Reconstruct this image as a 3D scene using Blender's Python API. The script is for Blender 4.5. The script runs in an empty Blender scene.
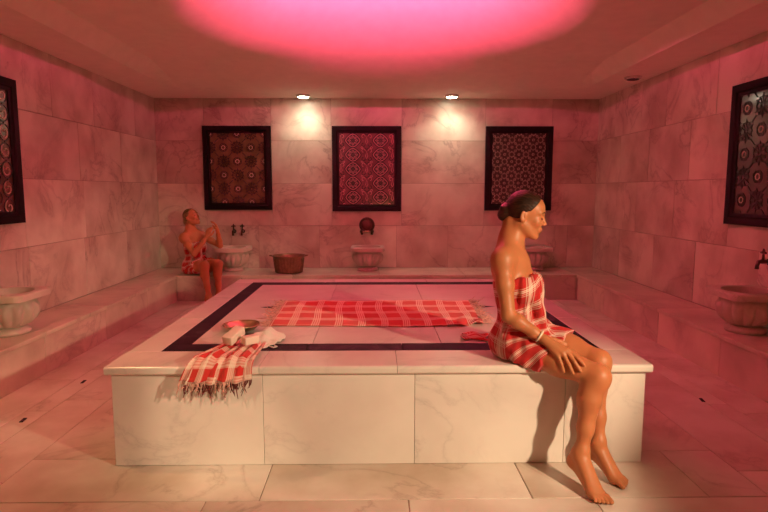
import bpy, bmesh, math, random
import numpy as np
from mathutils import Vector, Matrix

random.seed(7); rng = np.random.default_rng(7)
sc = bpy.context.scene
COL = sc.collection
PI = math.pi

# ------------------------------------------------------------------ camera
cam_d = bpy.data.cameras.new('camera'); cam = bpy.data.objects.new('camera', cam_d); COL.objects.link(cam)
cam_d.sensor_width = 36.0; cam_d.sensor_fit = 'HORIZONTAL'
cam_d.lens = 570.0 / 768.0 * 36.0
cam.location = (0, 0, 1.40)
cam.rotation_euler = (math.radians(90 - 6.506), 0, math.radians(-0.899))
cam_d.clip_start = 0.02
sc.camera = cam

# ------------------------------------------------------------------ light and exposure
world = bpy.data.worlds.new('world'); sc.world = world; world.use_nodes = True
world.node_tree.nodes['Background'].inputs[0].default_value = (0.10, 0.03, 0.03, 1)
world.node_tree.nodes['Background'].inputs[1].default_value = 0.1
vs = sc.view_settings
sc.display_settings.display_device = 'sRGB'
vs.view_transform = 'Standard'; vs.look = 'None'; vs.gamma = 1.0; vs.use_curve_mapping = False
vs.exposure = 0.0
sc.cycles.use_denoising = True
sc.cycles.max_bounces = 8; sc.cycles.diffuse_bounces = 5; sc.cycles.caustics_reflective = False; sc.cycles.caustics_refractive = False
sc.cycles.sample_clamp_indirect = 4.0

def spot(name, loc, target, power, color, size_deg, blend, radius):
    d = bpy.data.lights.new(name, 'SPOT'); o = bpy.data.objects.new(name, d); COL.objects.link(o)
    d.energy = power; d.color = color; d.spot_size = math.radians(size_deg); d.spot_blend = blend; d.shadow_soft_size = radius
    o.location = loc
    o.rotation_euler = (Vector(target) - Vector(loc)).to_track_quat('-Z', 'Y').to_euler()
    return o
AMBER = (1.0, 0.50, 0.20)
spot('key_lamp', (2.50, 0.40, 1.82), (2.50 - 1.250, 0.40 + 1.431, 1.82 - 0.71), 500, (1.0, 0.71, 0.44), 41.5, 0.60, 0.06)
spot('left_lamp', (-1.75, 0.6, 2.2), (-0.80, 2.80, 0.15), 120, (1.0, 0.68, 0.40), 16, 0.7, 0.04)
spot('left_floor_fill', (-2.00, 2.95, 2.58), (-1.85, 2.90, 0.0), 62, (1.0, 0.52, 0.22), 105, 1.0, 0.06)  # unseen amber fill, added to brighten the left floor
spot('amber_room_fill', (0.2, -1.1, 0.9), (0.1, 4.0, 2.2), 20, (1.0, 0.42, 0.15), 150, 1.0, 0.15)  # added weak amber fill for walls and ceiling, not a fixture of the room

# ------------------------------------------------------------------ helpers
def tag(o, label=None, cat=None, group=None, kind=None):
    if label: o['label'] = label
    if cat: o['category'] = cat
    if group: o['group'] = group
    if kind: o['kind'] = kind
    return o
def empty(name, loc=(0, 0, 0), rz=0.0):
    o = bpy.data.objects.new(name, None); COL.objects.link(o)
    o.location = loc; o.rotation_euler = (0, 0, rz); o.empty_display_size = 0.1
    return o
def link(name, me, mat=None, parent=None, loc=None, smooth=False):
    o = bpy.data.objects.new(name, me); COL.objects.link(o)
    if mat is not None and not me.materials: me.materials.append(mat)
    if parent: o.parent = parent
    if loc is not None: o.location = loc
    if smooth: me.polygons.foreach_set('use_smooth', np.ones(len(me.polygons), dtype=bool))
    return o
def mesh(name, v, f, smooth=False):
    me = bpy.data.meshes.new(name); me.from_pydata([tuple(map(float, p)) for p in v], [], [tuple(q) for q in f]); me.update()
    if smooth: me.polygons.foreach_set('use_smooth', np.ones(len(me.polygons), dtype=bool))
    return me
def box_mesh(name, sx, sy, sz, bev=0.003, seg=1):
    bm = bmesh.new(); bmesh.ops.create_cube(bm, size=1.0)
    for v in bm.verts: v.co = Vector((v.co.x * sx, v.co.y * sy, v.co.z * sz))
    if bev > 0: bmesh.ops.bevel(bm, geom=bm.edges[:], offset=bev, segments=seg, profile=0.5, affect='EDGES')
    me = bpy.data.meshes.new(name); bm.to_mesh(me); bm.free(); return me
def block(name, a, b, mat, parent=None, bev=0.003, seg=1, origin=(0, 0, 0)):
    a = Vector(a); b = Vector(b); s = b - a; c = (a + b) / 2 - Vector(origin)
    return link(name, box_mesh(name, s.x, s.y, s.z, bev, seg), mat, parent, c)
def join_bm(parts):
    bm = bmesh.new()
    for me, mtx in parts:
        n0 = len(bm.verts); bm.from_mesh(me); bm.verts.ensure_lookup_table()
        for v in bm.verts[n0:]: v.co = mtx @ v.co
    return bm
def bm_link(name, bm, mat, parent=None, loc=None, smooth=False):
    bmesh.ops.recalc_face_normals(bm, faces=bm.faces[:])
    me = bpy.data.meshes.new(name); bm.to_mesh(me); bm.free()
    return link(name, me, mat, parent, loc, smooth)
def lathe(profile, n=48, lobes=None, amp=0.0, lob_range=None):
    v = []; f = []
    m = len(profile)
    for i, (r, z) in enumerate(profile):
        for k in range(n):
            a = 2 * PI * k / n; rr = r
            if lobes and lob_range and lob_range[0] <= i <= lob_range[1]:
                t = (i - lob_range[0]) / max(1, (lob_range[1] - lob_range[0]))
                rr = r * (1 + amp * math.sin(PI * t) ** 0.5 * (abs(math.cos(lobes * a / 2)) - 0.6)) if 0 < t < 1 else r
            v.append((rr * math.cos(a), rr * math.sin(a), z))
    for i in range(m - 1):
        for k in range(n):
            k2 = (k + 1) % n
            f.append((i * n + k, i * n + k2, (i + 1) * n + k2, (i + 1) * n + k))
    f.append(tuple(range(n))[::-1]); f.append(tuple((m - 1) * n + k for k in range(n)))
    return v, f
def tube(pts, r, n=8, closed=False):
    pts = [Vector(p) for p in pts]; N = len(pts); rs = r if isinstance(r, (list, tuple)) else [r] * N
    v = []; f = []; prev = None
    for i, p in enumerate(pts):
        if closed: t = pts[(i + 1) % N] - pts[i - 1]
        else: t = pts[min(i + 1, N - 1)] - pts[max(i - 1, 0)]
        t.normalize()
        if prev is None:
            prev = t.orthogonal().normalized()
        prev = (prev - t * prev.dot(t)).normalized(); b = t.cross(prev)
        for k in range(n):
            a = 2 * PI * k / n
            v.append(p + (prev * math.cos(a) + b * math.sin(a)) * rs[i])
    M = N if closed else N - 1
    for i in range(M):
        j = (i + 1) % N
        for k in range(n):
            k2 = (k + 1) % n
            f.append((i * n + k, i * n + k2, j * n + k2, j * n + k))
    if not closed:
        f.append(tuple(range(n))[::-1]); f.append(tuple((N - 1) * n + k for k in range(n)))
    return v, f
def merge(list_vf):
    V = []; F = []
    for v, f in list_vf:
        o = len(V); V += [tuple(p) for p in v]; F += [tuple(i + o for i in q) for q in f]
    return V, F

# ------------------------------------------------------------------ materials
class NT:
    def __init__(s, name):
        s.m = bpy.data.materials.new(name); s.m.use_nodes = True; s.t = s.m.node_tree
        s.b = s.t.nodes['Principled BSDF']
    def n(s, typ, **kw):
        x = s.t.nodes.new(typ)
        for k, v in kw.items(): setattr(x, k, v)
        return x
    def l(s, a, b): s.t.links.new(a, b)
    def put(s, inp, v):
        if hasattr(v, 'is_linked') or hasattr(v, 'links'): s.l(v, inp)
        else: inp.default_value = v
    def math(s, op, a, b=0.0):
        x = s.n('ShaderNodeMath', operation=op); s.put(x.inputs[0], a); s.put(x.inputs[1], b); return x.outputs[0]
    def mix(s, fac, a, b):
        x = s.n('ShaderNodeMix', data_type='RGBA'); s.put(x.inputs['Factor'], fac)
        s.put(x.inputs[6], a if not isinstance(a, tuple) else (*a, 1)[:4]); s.put(x.inputs[7], b if not isinstance(b, tuple) else (*b, 1)[:4]); return x.outputs[2]
    def ramp(s, fac, stops):
        x = s.n('ShaderNodeValToRGB'); s.l(fac, x.inputs[0]); e = x.color_ramp.elements
        e[0].position = stops[0][0]; e[0].color = (*stops[0][1], 1); e[1].position = stops[-1][0]; e[1].color = (*stops[-1][1], 1)
        for p, c in stops[1:-1]:
            q = e.new(p); q.color = (*c, 1)
        return x.outputs[0]
def simple(name, color, rough=0.5, metal=0.0, spec=0.5, noise=0.0, nscale=20.0, bump=0.0):
    k = NT(name); b = k.b
    b.inputs['Roughness'].default_value = rough; b.inputs['Metallic'].default_value = metal; b.inputs['Specular IOR Level'].default_value = spec
    tc = k.n('ShaderNodeTexCoord'); nz = k.n('ShaderNodeTexNoise'); nz.inputs['Scale'].default_value = nscale; nz.inputs['Detail'].default_value = 4
    k.l(tc.outputs['Object'], nz.inputs['Vector'])
    c2 = tuple(max(0, c * (1 - noise)) for c in color); c1 = tuple(min(1, c * (1 + noise)) for c in color)
    k.l(k.ramp(nz.outputs[0], [(0.3, c2), (0.7, c1)]), b.inputs['Base Color'])
    if bump > 0:
        bp = k.n('ShaderNodeBump'); bp.inputs['Strength'].default_value = bump; bp.inputs['Distance'].default_value = 0.01
        k.l(nz.outputs[0], bp.inputs['Height']); k.l(bp.outputs[0], b.inputs['Normal'])
    return k.m
def marble(name, base, vein, cloud, rough=0.25, vscale=1.6, vein_amt=0.55, tone=0.10):
    k = NT(name); b = k.b
    tc = k.n('ShaderNodeTexCoord'); oi = k.n('ShaderNodeObjectInfo')
    sh = k.n('ShaderNodeVectorMath', operation='ADD'); cm = k.n('ShaderNodeCombineXYZ')
    k.l(k.math('MULTIPLY', oi.outputs['Random'], 37.0), cm.inputs[0]); k.l(k.math('MULTIPLY', oi.outputs['Random'], 91.0), cm.inputs[1]); k.l(k.math('MULTIPLY', oi.outputs['Random'], 53.0), cm.inputs[2])
    k.l(tc.outputs['Object'], sh.inputs[0]); k.l(cm.outputs[0], sh.inputs[1])
    n1 = k.n('ShaderNodeTexNoise'); n1.inputs['Scale'].default_value = 2.2; n1.inputs['Detail'].default_value = 6; k.l(sh.outputs[0], n1.inputs['Vector'])
    # veins: thin level lines of a distorted noise
    n2 = k.n('ShaderNodeTexNoise'); n2.inputs['Scale'].default_value = vscale; n2.inputs['Detail'].default_value = 7; n2.inputs['Roughness'].default_value = 0.58; n2.inputs['Distortion'].default_value = 0.9
    k.l(sh.outputs[0], n2.inputs['Vector'])
    d = k.math('ABSOLUTE', k.math('SUBTRACT', n2.outputs[0], 0.5))
    v1 = k.ramp(d, [(0.0, (1, 1, 1)), (0.007, (0.5, 0.5, 0.5)), (0.034, (0, 0, 0))])
    n3 = k.n('ShaderNodeTexNoise'); n3.inputs['Scale'].default_value = 1.1; n3.inputs['Detail'].default_value = 2; k.l(sh.outputs[0], n3.inputs['Vector'])
    msk = k.ramp(n3.outputs[0], [(0.42, (0, 0, 0)), (0.62, (1, 1, 1))])
    v = k.math('MULTIPLY', k.math('MULTIPLY', v1, msk), vein_amt)
    c = k.mix(k.ramp(n1.outputs[0], [(0.38, (0, 0, 0)), (0.72, (1, 1, 1))]), base, cloud)
    c = k.mix(v, c, vein)
    tv = k.math('ADD', k.math('MULTIPLY', oi.outputs['Random'], tone * 2), 1.0 - tone)
    mul = k.n('ShaderNodeVectorMath', operation='SCALE'); k.l(c, mul.inputs[0]); k.l(tv, mul.inputs['Scale'])
    k.l(mul.outputs[0], b.inputs['Base Color'])
    b.inputs['Roughness'].default_value = rough
    bp = k.n('ShaderNodeBump'); bp.inputs['Strength'].default_value = 0.015; bp.inputs['Distance'].default_value = 0.01
    k.l(n2.outputs[0], bp.inputs['Height']); k.l(bp.outputs[0], b.inputs['Normal'])
    return k.m
MARBLE_WALL = marble('wall_marble', (0.78, 0.70, 0.60), (0.30, 0.23, 0.19), (0.46, 0.37, 0.29), rough=0.34, vein_amt=0.75)
MARBLE_FLOOR = marble('floor_marble', (0.82, 0.74, 0.67), (0.32, 0.23, 0.18), (0.54, 0.43, 0.34), rough=0.28, vein_amt=0.55, tone=0.06)
MARBLE_PLAT = marble('platform_marble', (0.84, 0.80, 0.74), (0.40, 0.36, 0.35), (0.72, 0.66, 0.61), rough=0.24, vscale=1.6, vein_amt=0.32, tone=0.04)
MARBLE_BENCH = marble('bench_marble', (0.74, 0.65, 0.53), (0.32, 0.24, 0.20), (0.50, 0.41, 0.32), rough=0.3)
MARBLE_BASIN = marble('basin_marble', (0.66, 0.58, 0.50), (0.40, 0.32, 0.28), (0.52, 0.43, 0.36), rough=0.35, vscale=5)
BLACK_MARBLE = marble('black_marble', (0.010, 0.009, 0.009), (0.10, 0.09, 0.08), (0.018, 0.015, 0.014), rough=0.6, vscale=3, vein_amt=0.5)
BLACK_MARBLE.node_tree.nodes['Principled BSDF'].inputs['Specular IOR Level'].default_value = 0.06
GROUT = simple('joint_mortar', (0.40, 0.31, 0.26), 0.8, noise=0.15, nscale=40)
PLASTER = simple('ceiling_plaster', (0.92, 0.86, 0.74), 0.7, noise=0.03, nscale=8, bump=0.02)
FRAME = simple('black_frame_lacquer', (0.008, 0.006, 0.006), 0.55, spec=0.08, noise=0.2)
BRONZE = simple('aged_bronze', (0.055, 0.035, 0.022), 0.35, metal=0.9, noise=0.3)
COPPER = simple('copper', (0.20, 0.115, 0.06), 0.45, metal=0.6, noise=0.25, nscale=30)
BRASS = simple('tinned_brass', (0.42, 0.32, 0.18), 0.42, metal=0.95, noise=0.2)
SOAP = simple('soap', (0.85, 0.70, 0.60), 0.45, noise=0.05)
MITT = simple('cotton_mitt', (0.80, 0.74, 0.68), 0.9, noise=0.06, nscale=180, bump=0.3)
CHROME = simple('lamp_ring_steel', (0.75, 0.72, 0.68), 0.25, metal=0.9)
DARK = simple('dark_void', (0.006, 0.004, 0.004), 0.8)
def skin_mat():
    k = NT('skin'); b = k.b
    tc = k.n('ShaderNodeTexCoord'); nz = k.n('ShaderNodeTexNoise'); nz.inputs['Scale'].default_value = 9; nz.inputs['Detail'].default_value = 3
    k.l(tc.outputs['Object'], nz.inputs['Vector'])
    c = k.ramp(nz.outputs[0], [(0.3, (0.48, 0.170, 0.070)), (0.7, (0.56, 0.215, 0.092))])
    at = k.n('ShaderNodeAttribute', attribute_name='lips')
    c = k.mix(at.outputs['Fac'], c, (0.40, 0.09, 0.07))
    k.l(c, b.inputs['Base Color'])
    b.inputs['Roughness'].default_value = 0.46
    b.inputs['Specular IOR Level'].default_value = 0.4
    b.inputs['Subsurface Weight'].default_value = 0.12; b.inputs['Subsurface Radius'].default_value = (1.0, 0.35, 0.2); b.inputs['Subsurface Scale'].default_value = 0.012
    n2 = k.n('ShaderNodeTexNoise'); n2.inputs['Scale'].default_value = 260; k.l(tc.outputs['Object'], n2.inputs['Vector'])
    bp = k.n('ShaderNodeBump'); bp.inputs['Strength'].default_value = 0.08; bp.inputs['Distance'].default_value = 0.002
    k.l(n2.outputs[0], bp.inputs['Height']); k.l(bp.outputs[0], b.inputs['Normal'])
    return k.m
SKIN = skin_mat()
def hair_mat(name, c1, c2):
    k = NT(name); b = k.b
    tc = k.n('ShaderNodeTexCoord'); w = k.n('ShaderNodeTexNoise'); w.inputs['Scale'].default_value = 60; w.inputs['Detail'].default_value = 5
    mp = k.n('ShaderNodeMapping'); mp.inputs['Scale'].default_value = (0.35, 1.0, 2.2); k.l(tc.outputs['Object'], mp.inputs[0]); k.l(mp.outputs[0], w.inputs['Vector'])
    k.l(k.ramp(w.outputs[0], [(0.35, c1), (0.65, c2)]), b.inputs['Base Color']); b.inputs['Roughness'].default_value = 0.5; b.inputs['Specular IOR Level'].default_value = 0.25
    bp = k.n('ShaderNodeBump'); bp.inputs['Strength'].default_value = 0.5; bp.inputs['Distance'].default_value = 0.004
    k.l(w.outputs[0], bp.inputs['Height']); k.l(bp.outputs[0], b.inputs['Normal'])
    return k.m
HAIR_DARK = hair_mat('dark_brown_hair', (0.010, 0.003, 0.0015), (0.045, 0.014, 0.006))
HAIR_FAIR = hair_mat('fair_hair', (0.16, 0.085, 0.035), (0.34, 0.20, 0.09))
def plaid(name, pu, pv, band=0.34, n=4, red=(0.56, 0.035, 0.03), white=(0.80, 0.66, 0.55), solid_u=None, solid_v=None, fine=0.5):
    k = NT(name); b = k.b
    uv = k.n('ShaderNodeUVMap'); uv.uv_map = 'cloth'; sp = k.n('ShaderNodeSeparateXYZ'); k.l(uv.outputs[0], sp.inputs[0])
    def lines(c, p):
        t = k.math('FRACT', k.math('DIVIDE', c, p))
        return k.math('MULTIPLY', k.math('LESS_THAN', t, band), k.math('LESS_THAN', k.math('FRACT', k.math('MULTIPLY', t, n / band)), 0.55)), t
    mu, tu = lines(sp.outputs[0], pu); mv, tv = lines(sp.outputs[1], pv)
    m = k.math('ADD', k.math('MULTIPLY', mu, fine), k.math('MULTIPLY', mv, fine))
    if solid_u:
        s = k.math('MULTIPLY', k.math('GREATER_THAN', tu, solid_u[0]), k.math('LESS_THAN', tu, solid_u[1])); m = k.math('ADD', m, k.math('MULTIPLY', s, 0.36))
    if solid_v:
        s = k.math('MULTIPLY', k.math('GREATER_THAN', tv, solid_v[0]), k.math('LESS_THAN', tv, solid_v[1])); m = k.math('ADD', m, k.math('MULTIPLY', s, 0.36))
    m = k.math('MINIMUM', m, 0.95)
    k.l(k.mix(m, red, white), b.inputs['Base Color']); b.inputs['Roughness'].default_value = 0.85; b.inputs['Specular IOR Level'].default_value = 0.2
    b.inputs['Sheen Weight'].default_value = 0.15
    wv = k.n('ShaderNodeTexNoise'); wv.inputs['Scale'].default_value = 320; k.l(uv.outputs[0], wv.inputs['Vector'])
    bp = k.n('ShaderNodeBump'); bp.inputs['Strength'].default_value = 0.25; bp.inputs['Distance'].default_value = 0.003
    k.l(wv.outputs[0], bp.inputs['Height']); k.l(bp.outputs[0], b.inputs['Normal'])
    return k.m
PLAID_FLAT = plaid('red_plaid_cotton', 0.150, 0.215, band=0.36, n=4, fine=.9, white=(.9, .76, .62))
PLAID_DRAPE = plaid('red_plaid_drape', 0.115, 0.13, band=0.40, n=4, solid_u=(0.0, 0.40), solid_v=(0.0, .40), fine=0.3)
PLAID_WRAP = plaid('red_plaid_wrap', 0.118, 0.108, band=0.46, n=5, solid_v=(0.10, 0.24), solid_u=(0.12, 0.28), fine=0.42, red=(0.50, 0.025, 0.025))
FRINGE_RED = simple('red_fringe_yarn', (0.13, 0.02, 0.018), 0.9, noise=0.6, nscale=60)
FRINGE_PALE = simple('pale_fringe_yarn', (0.62, 0.36, 0.30), 0.9, noise=0.5, nscale=60)
def emitter(name, color, strength):
    k = NT(name); b = k.b
    b.inputs['Base Color'].default_value = (*color, 1); b.inputs['Emission Color'].default_value = (*color, 1); b.inputs['Emission Strength'].default_value = strength
    return k.m

# ------------------------------------------------------------------ room shell
XL, XR, YB, ZC = -3.00, 3.08, 7.96, 2.65
YF = -1.6; HB = 0.33                    # wall behind the camera, bench height
BXL, BXR, BYF = -2.53, 2.60, 7.23       # bench fronts
def slab(name, a, b, mat, parent=None, kind='structure'):
    o = block(name, a, b, mat, parent, bev=0.0)
    if parent is None: o['kind'] = kind
    return o
def child_of(o, p):
    o.parent = p; o.matrix_parent_inverse = Matrix.Identity(4); o.location = Vector(o.location) - Vector(p.location)
G = 0.0025
floor = slab('floor', (XL - .2, YF - .2, -0.12), (XR + .2, YB + .2, -0.004), GROUT)
tag(floor, 'marble tiled floor of the steam room')
def floor_tile(x0, x1, y0, y1):
    t = block('tile', (x0 + G, y0 + G, -0.03), (x1 - G, y1 - G, rng.uniform(-0.0006, 0.0006)), MARBLE_FLOOR, None, bev=0.002)
    child_of(t, floor)
def strip_y(x0, x1, ys):
    for a, b in zip(ys[:-1], ys[1:]): floor_tile(x0, x1, a, b)
def strip_x(y0, y1, xs):
    for a, b in zip(xs[:-1], xs[1:]): floor_tile(a, b, y0, y1)
PX0, PX1, PY0, PY1, PZ = -1.33, 1.38, 2.80, 5.58, 0.53
strip_x(2.46, 2.88, [-1.80, -0.53, 0.72]); floor_tile(0.72, 1.54, 2.46, 2.93)
strip_x(1.98, 2.46, [-1.80, -0.77, 0.15, 1.00, 1.82])
strip_x(1.2, 1.98, [-1.80, -0.60, 0.50, 1.82]); strip_x(0.2, 1.2, [-1.80, -0.8, 0.3, 1.82]); strip_x(-1.6, 0.2, [-1.80, -0.6, 0.6, 1.82])
floor_tile(1.54, 1.82, 2.46, 2.93)
strip_y(-1.80, -1.30, [2.88, 3.74, 4.80, 5.78])
strip_y(-2.09, -1.80, [-1.6, 0.6, 1.7, 2.64, 3.74, 4.8, 5.8, 6.6, 7.25])
strip_y(-2.24, -2.09, [-1.6, 0.4, 1.5, 2.7, 3.55, 4.4, 5.4, 6.3, 7.25])
strip_y(-2.56, -2.24, [-1.6, 0.8, 2.0, 3.1, 4.17, 5.2, 6.2, 7.25])
strip_y(1.35, 1.82, [2.93, 3.9, 4.9, 5.78])
strip_y(1.82, 2.20, [-1.6, 0.5, 1.6, 2.7, 3.97, 5.0, 6.1, 7.25])
strip_y(2.20, 2.33, [-1.6, 0.2, 1.5, 2.5, 3.6, 4.7, 5.7, 6.5, 7.25])
strip_y(2.33, 2.63, [-1.6, 0.9, 2.2, 3.44, 4.6, 5.6, 6.5, 7.25])
strip_x(5.78, 6.5, [-1.80, -0.7, 0.5, 1.82]); strip_x(6.5, 7.25, [-1.80, -1.1, 0.1, 1.1, 1.82])
for (x, y, a) in ((-2.165, 3.40, 0.15), (-2.155, 4.11, 0.1), (2.20, 3.67, -0.2)):
    d = link('drain_slot', box_mesh('drain_slot', 0.022, 0.065, 0.006, 0.002), DARK, floor, Vector((x, y, 0.001)) - Vector(floor.location)); d.rotation_euler = (0, 0, a)

wb = slab('wall_back', (XL - .15, YB, 0), (XR + .15, YB + .15, ZC + .6), GROUT); tag(wb, 'marble tiled end wall behind the central platform')
wl = slab('wall_left', (XL - .15, YF, 0), (XL, YB + .15, ZC + .6), GROUT); tag(wl, 'marble tiled left side wall')
wr = slab('wall_right', (XR, YF, 0), (XR + .15, YB + .15, ZC + .6), GROUT); tag(wr, 'marble tiled right side wall')
wf = slab('wall_front', (XL - .15, YF - .15, 0), (XR + .15, YF, ZC + .6), MARBLE_WALL); tag(wf, 'marble wall behind the viewer')
ROWS = [0.33, 0.92, 1.505, 2.085, 2.652]
def wall_tile(p, axis, a, b, z0, z1):
    th = 0.008; pr = rng.uniform(0.0055, 0.0085)
    if axis == 'B': t = block('tile', (a + G, YB - pr, z0 + G), (b - G, YB + th, z1 - G), MARBLE_WALL, bev=0.0018)
    elif axis == 'L': t = block('tile', (XL - th, a + G, z0 + G), (XL + pr, b - G, z1 - G), MARBLE_WALL, bev=0.0018)
    else: t = block('tile', (XR - pr, a + G, z0 + G), (XR + th, b - G, z1 - G), MARBLE_WALL, bev=0.0018)
    child_of(t, p)
def runs(xs): return list(zip(xs[:-1], xs[1:]))
back_rows = {3: [XL, -2.33, -1.42, -0.60, 0.37, 1.52, 2.44, XR], 2: [XL, -2.33, -1.42, -0.60, 0.37, 1.52, 2.44, XR],
             1: [XL, -2.33, -1.42, -0.60, 0.37, 1.52, 2.44, XR], 0: [XL, -2.60, -1.62, -0.78, 0.30, 1.02, 1.98, 2.70, XR]}
for r, xs in back_rows.items():
    for a, b in runs(xs): wall_tile(wb, 'B', a, b, ROWS[r], ROWS[r + 1])
left_rows = {0: [YF, -.4, .9, 2.0, 3.1, 3.9, 4.95, 5.9, 6.9, YB], 1: [YF, -.6, .6, 1.7, 2.8, 3.9, 4.93, 5.95, 6.83, YB], 2: [YF, -.2, 1.0, 2.0, 3.0, 3.95, 4.95, 5.9, 6.86, YB], 3: [YF, .2, 1.4, 2.5, 3.5, 4.4, 5.45, 6.25, 7.3, YB]}
for r, xs in left_rows.items():
    for a, b in runs(xs): wall_tile(wl, 'L', a, b, ROWS[r], ROWS[r + 1])
right_rows = {0: [YF, -.4, .8, 1.9, 2.9, 3.8, 4.49, 5.40, 6.22, 7.1, YB], 1: [YF, 0, 1.1, 2.2, 3.3, 4.2, 4.92, 5.84, 6.7, YB], 2: [YF, .3, 1.4, 2.4, 3.4, 4.3, 4.93, 5.6, 6.44, 7.19, YB], 3: [YF, -.3, .9, 2.0, 3.1, 4.1, 5.2, 6.1, 6.67, 7.4, YB]}
for r, xs in right_rows.items():
    for a, b in runs(xs): wall_tile(wr, 'R', a, b, ROWS[r], ROWS[r + 1])

# ceiling: flat margin, shallow tray along the sides, round flared dome in the middle
DC = (0.07, 4.90); DR = 1.74; DH = 0.62
def ceil_z(x, y):
    sx = min(max((min(x - (-2.50), 2.58 - x)) / 0.13, 0), 1); sy = min(max((7.15 - y) / 0.9, 0), 1)
    z = ZC + 0.14 * min(sx, sy)
    r = math.hypot(x - DC[0], y - DC[1]) / DR
    if r < 1:
        z += DH * (0.5 + 0.5 * math.cos(PI * r ** 1.7))
    return z
xs = sorted(set([XL - .02, -2.75, -2.50, -2.37, -2.20] + list(np.round(np.linspace(-1.9, 2.0, 79), 3)) + [2.28, 2.45, 2.58, 2.8, XR + .02]))
ys = sorted(set([YF - .02, -.5, .8, 1.8] + list(np.round(np.linspace(2.4, 6.3, 79), 3)) + [6.6, 6.9, 7.15, 7.5, YB + .02]))
V = [(x, y, ceil_z(x, y)) for y in ys for x in xs]; nx = len(xs)
F = [(j * nx + i, (j + 1) * nx + i, (j + 1) * nx + i + 1, j * nx + i + 1) for j in range(len(ys) - 1) for i in range(nx - 1)]
ce = link('ceiling', mesh('ceiling', V, F), PLASTER)
for p in ce.data.polygons:
    c = p.center
    p.use_smooth = -1.95 < c.x < 2.05
tag(ce, 'plaster ceiling with a glowing pink dome', kind='structure')
# lamp at the top of the dome, out of the picture
LY = 4.35; lamp = empty('dome_lamp', (DC[0], LY, ceil_z(DC[0], LY)))
tag(lamp, 'pink uplighter lamp hanging inside the ceiling dome', 'lamp')
drop = 3.03 - ceil_z(DC[0], LY)
v, f = lathe([(0.05 * math.sin(PI * k / 12) + .0005, drop - 0.05 * math.cos(PI * k / 12)) for k in range(13)], 24)
link('globe', mesh('globe', v, f, True), emitter('pink_glow', (1.0, 0.075, 0.20), 7500), lamp)
v, f = lathe([(r, drop + z) for r, z in ((0.01, -0.10), (0.10, -0.09), (0.15, -0.055), (0.175, 0.0), (0.168, 0.0), (0.143, -0.05), (0.09, -0.08), (0.01, -0.09))], 40)
link('light_shield_bowl', mesh('light_shield_bowl', v, f, True), CHROME, lamp)  # unseen bowl added to block the globe downwards, so only the dome is lit
v, f = tube([(0, 0, drop + .048), (0, 0, 0.0)], 0.008, 8); link('stem', mesh('stem', v, f), CHROME, lamp)
v, f = merge([tube([(math.cos(a) * .17, math.sin(a) * .17, drop), (0, 0, drop + .20)], .003, 6) for a in (0.5, 2.6, 4.7)]); link('hanger', mesh('hanger', v, f), CHROME, lamp)

def downlight(x, y, z, lit, label):
    t = empty('downlight', (x, y, z)); tag(t, label, 'ceiling lamp', 'recessed ceiling lamps'); t.scale = (1.2, 1.2, 1.4)
    v, f = lathe([(0.048, -0.002), (0.060, -0.020), (0.072, -0.016), (0.076, 0.0), (0.06, 0.012)], 28); f = f[:-2]
    link('trim_ring', mesh('trim_ring', v, f, True), CHROME, t)
    v, f = lathe([(0.001, -0.025), (0.05, -0.023), (0.056, -0.018), (0.05, 0.01), (0.001, 0.01)], 28)
    link('lens', mesh('lens', v, f), emitter('lamp_lens', (1.0, 0.90, 0.66), 60) if lit else DARK, t)
    if lit:
        s = spot('lamp_beam', (x, y, z - 0.03), (x + 0.03, YB, z - 1.0), 15, (1.0, 0.92, 0.66), 122, 1.0, 0.05)
        s.parent = t; s.location = Vector((0, 0, -0.045)); s.scale = (1 / 1.2, 1 / 1.2, 1 / 1.4)
downlight(-0.94, 7.68, ZC, True, 'lit round ceiling lamp between the left and middle lattice panels')
downlight(1.01, 7.66, ZC, True, 'lit round ceiling lamp between the middle and right lattice panels')
downlight(2.85, 6.43, ZC, False, 'unlit round ceiling lamp near the right wall')

# ------------------------------------------------------------------ benches
def bench(name, label, x0, x1, y0, y1, front, joints, end=None):
    t = empty(name, ((x0 + x1) / 2, (y0 + y1) / 2, 0)); tag(t, label, 'bench', 'marble benches along the walls'); o = t.location
    c = block('core', (x0 + .02, y0 + .02, 0), (x1 - .02, y1 - .02, HB - .035), GROUT, t, 0, origin=o)
    for a, b in runs(joints):
        if front == 'R':   # front faces +x
            block('front_panel', (x1 - .022, a + G, 0.001), (x1 - .006, b - G, HB - .034), MARBLE_BENCH, t, .002, origin=o)
            block('seat_slab', (x0 + .009, a + G, HB - .034), (x1 + .012, b - G, HB), MARBLE_BENCH, t, .006, 2, origin=o)
        elif front == 'L':
            block('front_panel', (x0 + .006, a + G, 0.001), (x0 + .022, b - G, HB - .034), MARBLE_BENCH, t, .002, origin=o)
            block('seat_slab', (x0 - .012, a + G, HB - .034), (x1 - .009, b - G, HB), MARBLE_BENCH, t, .006, 2, origin=o)
        else:
            block('front_panel', (a + G, y0 + .006, 0.001), (b - G, y0 + .022, HB - .034), MARBLE_BENCH, t, .002, origin=o)
            block('seat_slab', (a + G, y0 - .012, HB - .034), (b - G, y1 - .009, HB), MARBLE_BENCH, t, .006, 2, origin=o)
bench('marble_bench', 'long low marble bench along the left wall', XL, BXL, YF, BYF - .014, 'R', [YF, -.6, .5, 1.5, 2.4, 3.35, 4.31, 5.31, 6.29, BYF - .014])
bench('marble_bench', 'long low marble bench along the right wall', BXR, XR, YF, BYF - .014, 'L', [YF, -.6, .4, 1.3, 2.2, 3.2, 4.16, 5.11, 6.37, BYF - .014])
bench('marble_bench', 'low marble bench along the end wall under the three lattice panels', XL, XR, BYF, YB, 'F', [XL, -2.54, -1.72, -1.06, 0.05, 1.15, 2.0, 2.60, XR])

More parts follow.
